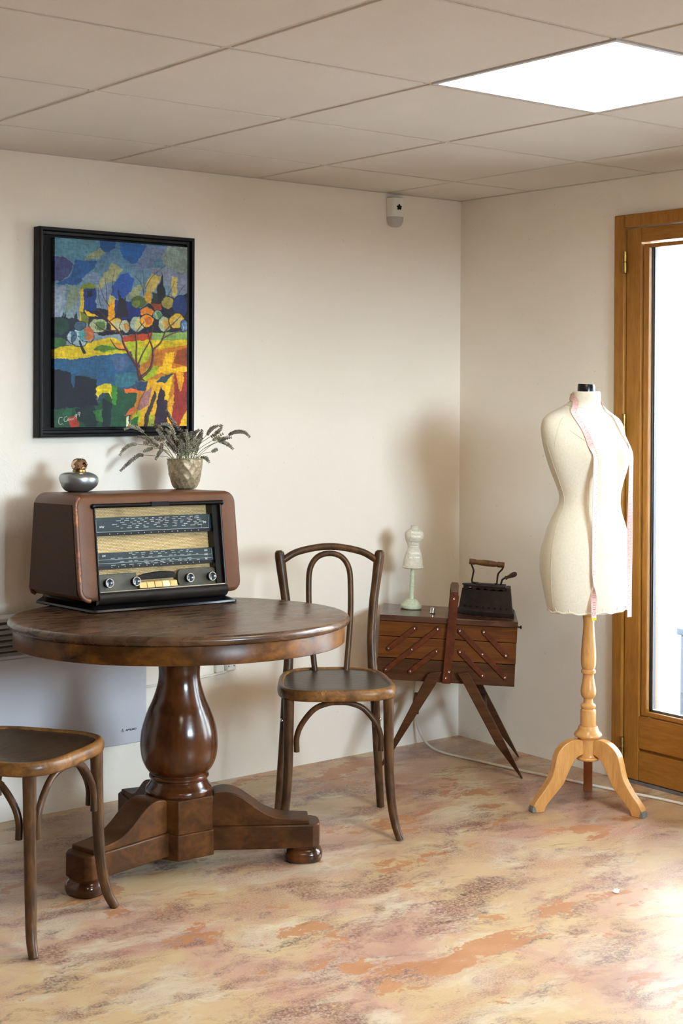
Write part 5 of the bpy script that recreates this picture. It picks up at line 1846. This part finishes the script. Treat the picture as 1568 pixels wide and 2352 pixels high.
    for ang in (163, -79, 42):
        Rm = Matrix.Rotation(radians(ang), 4, 'Z') @ Matrix(((1, 0, 0, 0), (0, 0, -1, 0), (0, 1, 0, 0), (0, 0, 0, 1)))
        lg = MB().prism(po, -0.0150, 0.0150, Rm).build('leg', 'beech_shaded' if ang == 42 else 'beech', e, bevel=0.007, seg=3)
        tip = [(0.1975, 0.0), (0.2130, -0.0), (0.2132, 0.013), (0.2075, 0.0235), (0.2040, 0.0220)]
        MB().prism(tip, -0.0155, 0.0155, Rm).build('foot_tip', 'dark_tip', lg, bevel=0.002)


def tape_run(xl, z_end, twist_at=None):
    """centre line of one end of the tape: lies over the bust, then hangs free"""
    pts = []
    zs = np.linspace(1.300, z_end, 90)
    apex = max(range(len(zs)), key=lambda i: front_y(xl, zs[i]))
    ya = front_y(xl, zs[apex])
    for i, z in enumerate(zs):
        y = front_y(xl, z) if i <= apex else ya - 0.004 * min(1, (i - apex) / 30)
        if i > apex:
            y = max(y, front_y(xl, z) + 0.0)
        pts.append((xl, y + 0.0045, float(z)))
    return pts


def front_y(x, z):
    """depth of the body's front at sideways position x (body axes, about its centre line)"""
    lo, hi = 0.02, pi - 0.02
    best = None
    for _ in range(40):
        m = (lo + hi) / 2
        p = torso_pt(z, m)
        if p.dot(ML) > x:
            lo = m
        else:
            hi = m
    p = torso_pt(z, (lo + hi) / 2)
    return V((p.x, p.y, 0)).dot(MF)


def measuring_tape():
    W = 0.0192
    e = empty('measuring_tape', MP, 'long white tape measure with red print draped round the mannequin neck', 'tape measure')
    left = tape_run(-0.090, 0.640)
    right = tape_run(0.072, 0.632)
    T = lambda p: ML * p[0] + MF * p[1] + V((0, 0, p[2]))
    twist_z = 0.722
    P, D = [], []
    # viewer's left end, from its tip up to the bust; a half turn low down
    for p in reversed(left):
        if p[2] < 1.175:
            tw = pi / (1 + math.exp(-(p[2] - twist_z) / 0.020))
            P.append(T(p))
            D.append(-(ML * cos(tw) + MF * sin(tw)))
    # over the chest, round the back of the neck and down again, lying on the cloth
    half = [(2.12, 1.185), (2.07, 1.235), (2.12, 1.270), (2.25, 1.295), (2.45, 1.313), (2.80, 1.330), (pi + 0.1, 1.342), (pi * 1.25, 1.348)]
    way = half + [(pi * 1.5, 1.350)] + [(3 * pi - a, z) for a, z in reversed(half)]
    wp = cr(way, 10)
    body = [torso_pt(q[1], q[0], 0.0) for q in wp]
    for i, q in enumerate(wp):
        e1, e2 = 1e-3, 1e-3
        n = (torso_pt(q[1], q[0] + e1) - torso_pt(q[1], q[0] - e1)).cross(torso_pt(q[1] + e2, q[0]) - torso_pt(q[1] - e2, q[0])).normalized()
        out = V((ML * cos(q[0]) + MF * sin(q[0])))
        if n.dot(out + V((0, 0, 0.6))) < 0:
            n = -n
        t = (body[min(i + 1, len(body) - 1)] - body[max(i - 1, 0)]).normalized()
        d = t.cross(n).normalized()
        if d.dot(D[-1]) < 0:
            d = -d
        P.append(body[i] + n * 0.0050)
        D.append(d)
    for p in right:
        if p[2] < 1.175:
            tw = 0.5 * math.exp(-((p[2] - 0.90) / 0.09) ** 2)
            d = ML * cos(tw) + MF * sin(tw)
            P.append(T(p))
            D.append(d if d.dot(D[-1]) > 0 else -d)
    for _ in range(4):
        P = [P[0]] + [(P[i - 1] + P[i] * 2 + P[i + 1]) / 4 for i in range(1, len(P) - 1)] + [P[-1]]
        D = [D[0]] + [(D[i - 1] + D[i] * 2 + D[i + 1]).normalized() for i in range(1, len(D) - 1)] + [D[-1]]
    th = 0.0005
    rings = []
    for i in range(len(P)):
        t = (P[min(i + 1, len(P) - 1)] - P[max(i - 1, 0)]).normalized()
        d = (D[i] - t * D[i].dot(t)).normalized()
        n = t.cross(d).normalized()
        rings.append([P[i] - d * W / 2 - n * th, P[i] + d * W / 2 - n * th, P[i] + d * W / 2 + n * th, P[i] - d * W / 2 + n * th])
    MB().loft(rings).build('ribbon', 'tape', e, angle=30)
    # brass tip on the viewer's left end
    t0 = (P[0] - P[1]).normalized()
    d0 = D[0]
    n0 = t0.cross(d0).normalized()
    b = MB()
    b.loft([[P[0] - t0 * 0.003 - d0 * W * .52 - n0 * .0012, P[0] - t0 * 0.003 + d0 * W * .52 - n0 * .0012, P[0] - t0 * 0.003 + d0 * W * .52 + n0 * .0012, P[0] - t0 * 0.003 - d0 * W * .52 + n0 * .0012],
            [P[0] + t0 * 0.005 - d0 * W * .52 - n0 * .0012, P[0] + t0 * 0.005 + d0 * W * .52 - n0 * .0012, P[0] + t0 * 0.005 + d0 * W * .52 + n0 * .0012, P[0] + t0 * 0.005 - d0 * W * .52 + n0 * .0012]])
    b.build('brass_tip', 'tape_metal', e, bevel=0.0004)
    # print: ticks all the way, red lettering near the tip
    cum = [0.0]
    for i in range(1, len(P)):
        cum.append(cum[-1] + (P[i] - P[i - 1]).length)
    def at(s):
        i = int(np.searchsorted(cum, s)) - 1
        i = max(0, min(i, len(P) - 2))
        f = (s - cum[i]) / max(1e-9, cum[i + 1] - cum[i])
        p = P[i].lerp(P[i + 1], f)
        d = D[i].lerp(D[i + 1], f)
        t = (P[i + 1] - P[i]).normalized()
        d = (d - t * d.dot(t)).normalized()
        return p, t, d, t.cross(d).normalized()
    def quad(b, s0, s1, w0, w1, side):
        q = []
        for s, w in ((s0, w0), (s0, w1), (s1, w1), (s1, w0)):
            p, t, d, n = at(s)
            q.append(b.bm.verts.new(p + d * (w * W) + n * (side * (th + 0.00025))))
        b.bm.faces.new(q)
    b = MB()
    R = random.Random(2)
    s = 0.17
    k = 0
    while s < cum[-1] - 0.02:
        for side in (-1, 1):
            long = (k % 2 == 0)
            quad(b, s, s + 0.0007, 0.5 - (0.30 if long else 0.18), 0.49, side)
            if long:
                quad(b, s, s + 0.0007, -0.49, -0.32, side)
                for j in range(2):
                    w0 = -0.16 + 0.14 * j
                    quad(b, s + 0.0008, s + 0.0012, w0, w0 + 0.10, side)
                    quad(b, s + 0.0008, s + 0.0042, w0, w0 + 0.03, side)
                    quad(b, s + 0.0038, s + 0.0042, w0, w0 + 0.10, side)
            if k % 4 == 0:
                quad(b, s + 0.003, s + 0.006, 0.18, 0.30, side)
        s += 0.0051
        k += 1
    b.build('tape_ticks', 'tape_pink', e, smooth=False, recalc=False)
    b = MB()
    for side in (-1, 1):
        # ring emblem near the end
        n = 28
        for q in range(n):
            a0, a1 = 2 * pi * q / n, 2 * pi * (q + 1) / n
            vs = []
            for a, r in ((a0, 0.0056), (a1, 0.0056), (a1, 0.0068), (a0, 0.0068)):
                p, t, d, nn = at(0.0165 + r * cos(a))
                vs.append(b.bm.verts.new(p + d * (r * sin(a)) + nn * (side * (th + 0.00025))))
            b.bm.faces.new(vs)
        for j in range(3):
            quad(b, 0.014 + j * .002, 0.0148 + j * .002, -0.12, 0.12, side)
        # upright strokes of the worn lettering
        s = 0.028
        while s < 0.155:
            if R.random() < 0.85:
                quad(b, s, s + R.uniform(0.0012, 0.0022), -0.30, 0.24, side)
            if R.random() < 0.5:
                w0 = R.choice((-0.30, -0.04, 0.14))
                quad(b, s + 0.001, s + 0.0042, w0, w0 + 0.10, side)
            s += 0.0038
    b.build('tape_lettering', 'tape_red', e, smooth=False, recalc=False)


mannequin()
measuring_tape()

# ------------------------------------------------------------------ loose odds and ends
def floor_cable():
    pts = [(-0.235, -0.012, 0.30), (-0.237, -0.010, 0.20), (-0.240, -0.014, 0.12), (-0.243, -0.050, 0.05), (-0.250, -0.110, 0.014), (-0.255, -0.20, 0.0052), (-0.235, -0.36, 0.005), (-0.215, -0.52, 0.005), (-0.19, -0.66, 0.005), (-0.165, -0.80, 0.005), (-0.145, -0.92, 0.005), (-0.115, -1.06, 0.0050), (-0.095, -1.20, 0.005), (-0.08, -1.5, 0.005), (-0.07, -2.2, 0.005)]
    tag(MB().tube(cr(pts, 10), 0.0048, 10).build('floor_cable', 'cable'), 'white cable lying on the floor past the mannequin to the door', 'cable')


def paint_flake():
    pts = [(-0.016, -0.004), (-0.008, -0.010), (0.002, -0.007), (0.012, -0.011), (0.018, -0.002), (0.010, 0.006), (0.004, 0.003), (-0.004, 0.010), (-0.013, 0.006)]
    m = Matrix.Translation((-0.92, -1.62, 0.0004)) @ Matrix.Rotation(0.7, 4, 'Z') @ Matrix.Rotation(0.05, 4, 'X')
    tag(MB().prism(pts, 0.0008, 0.0022, m).build('paint_flake', 'white_print', smooth=False), 'small white flake of paint lying on the floor', 'flake')


floor_cable()
paint_flake()

# ------------------------------------------------------------------ picture settings
SC.view_settings.view_transform = 'Standard'
SC.view_settings.look = 'None'
SC.view_settings.gamma = 1.0
SC.view_settings.use_curve_mapping = False
SC.view_settings.exposure = EXPO
SC.cycles.use_denoising = True
SC.cycles.max_bounces = 10
SC.cycles.diffuse_bounces = 6
SC.cycles.sample_clamp_indirect = 8.0
SC.cycles.caustics_reflective = False
SC.cycles.caustics_refractive = False
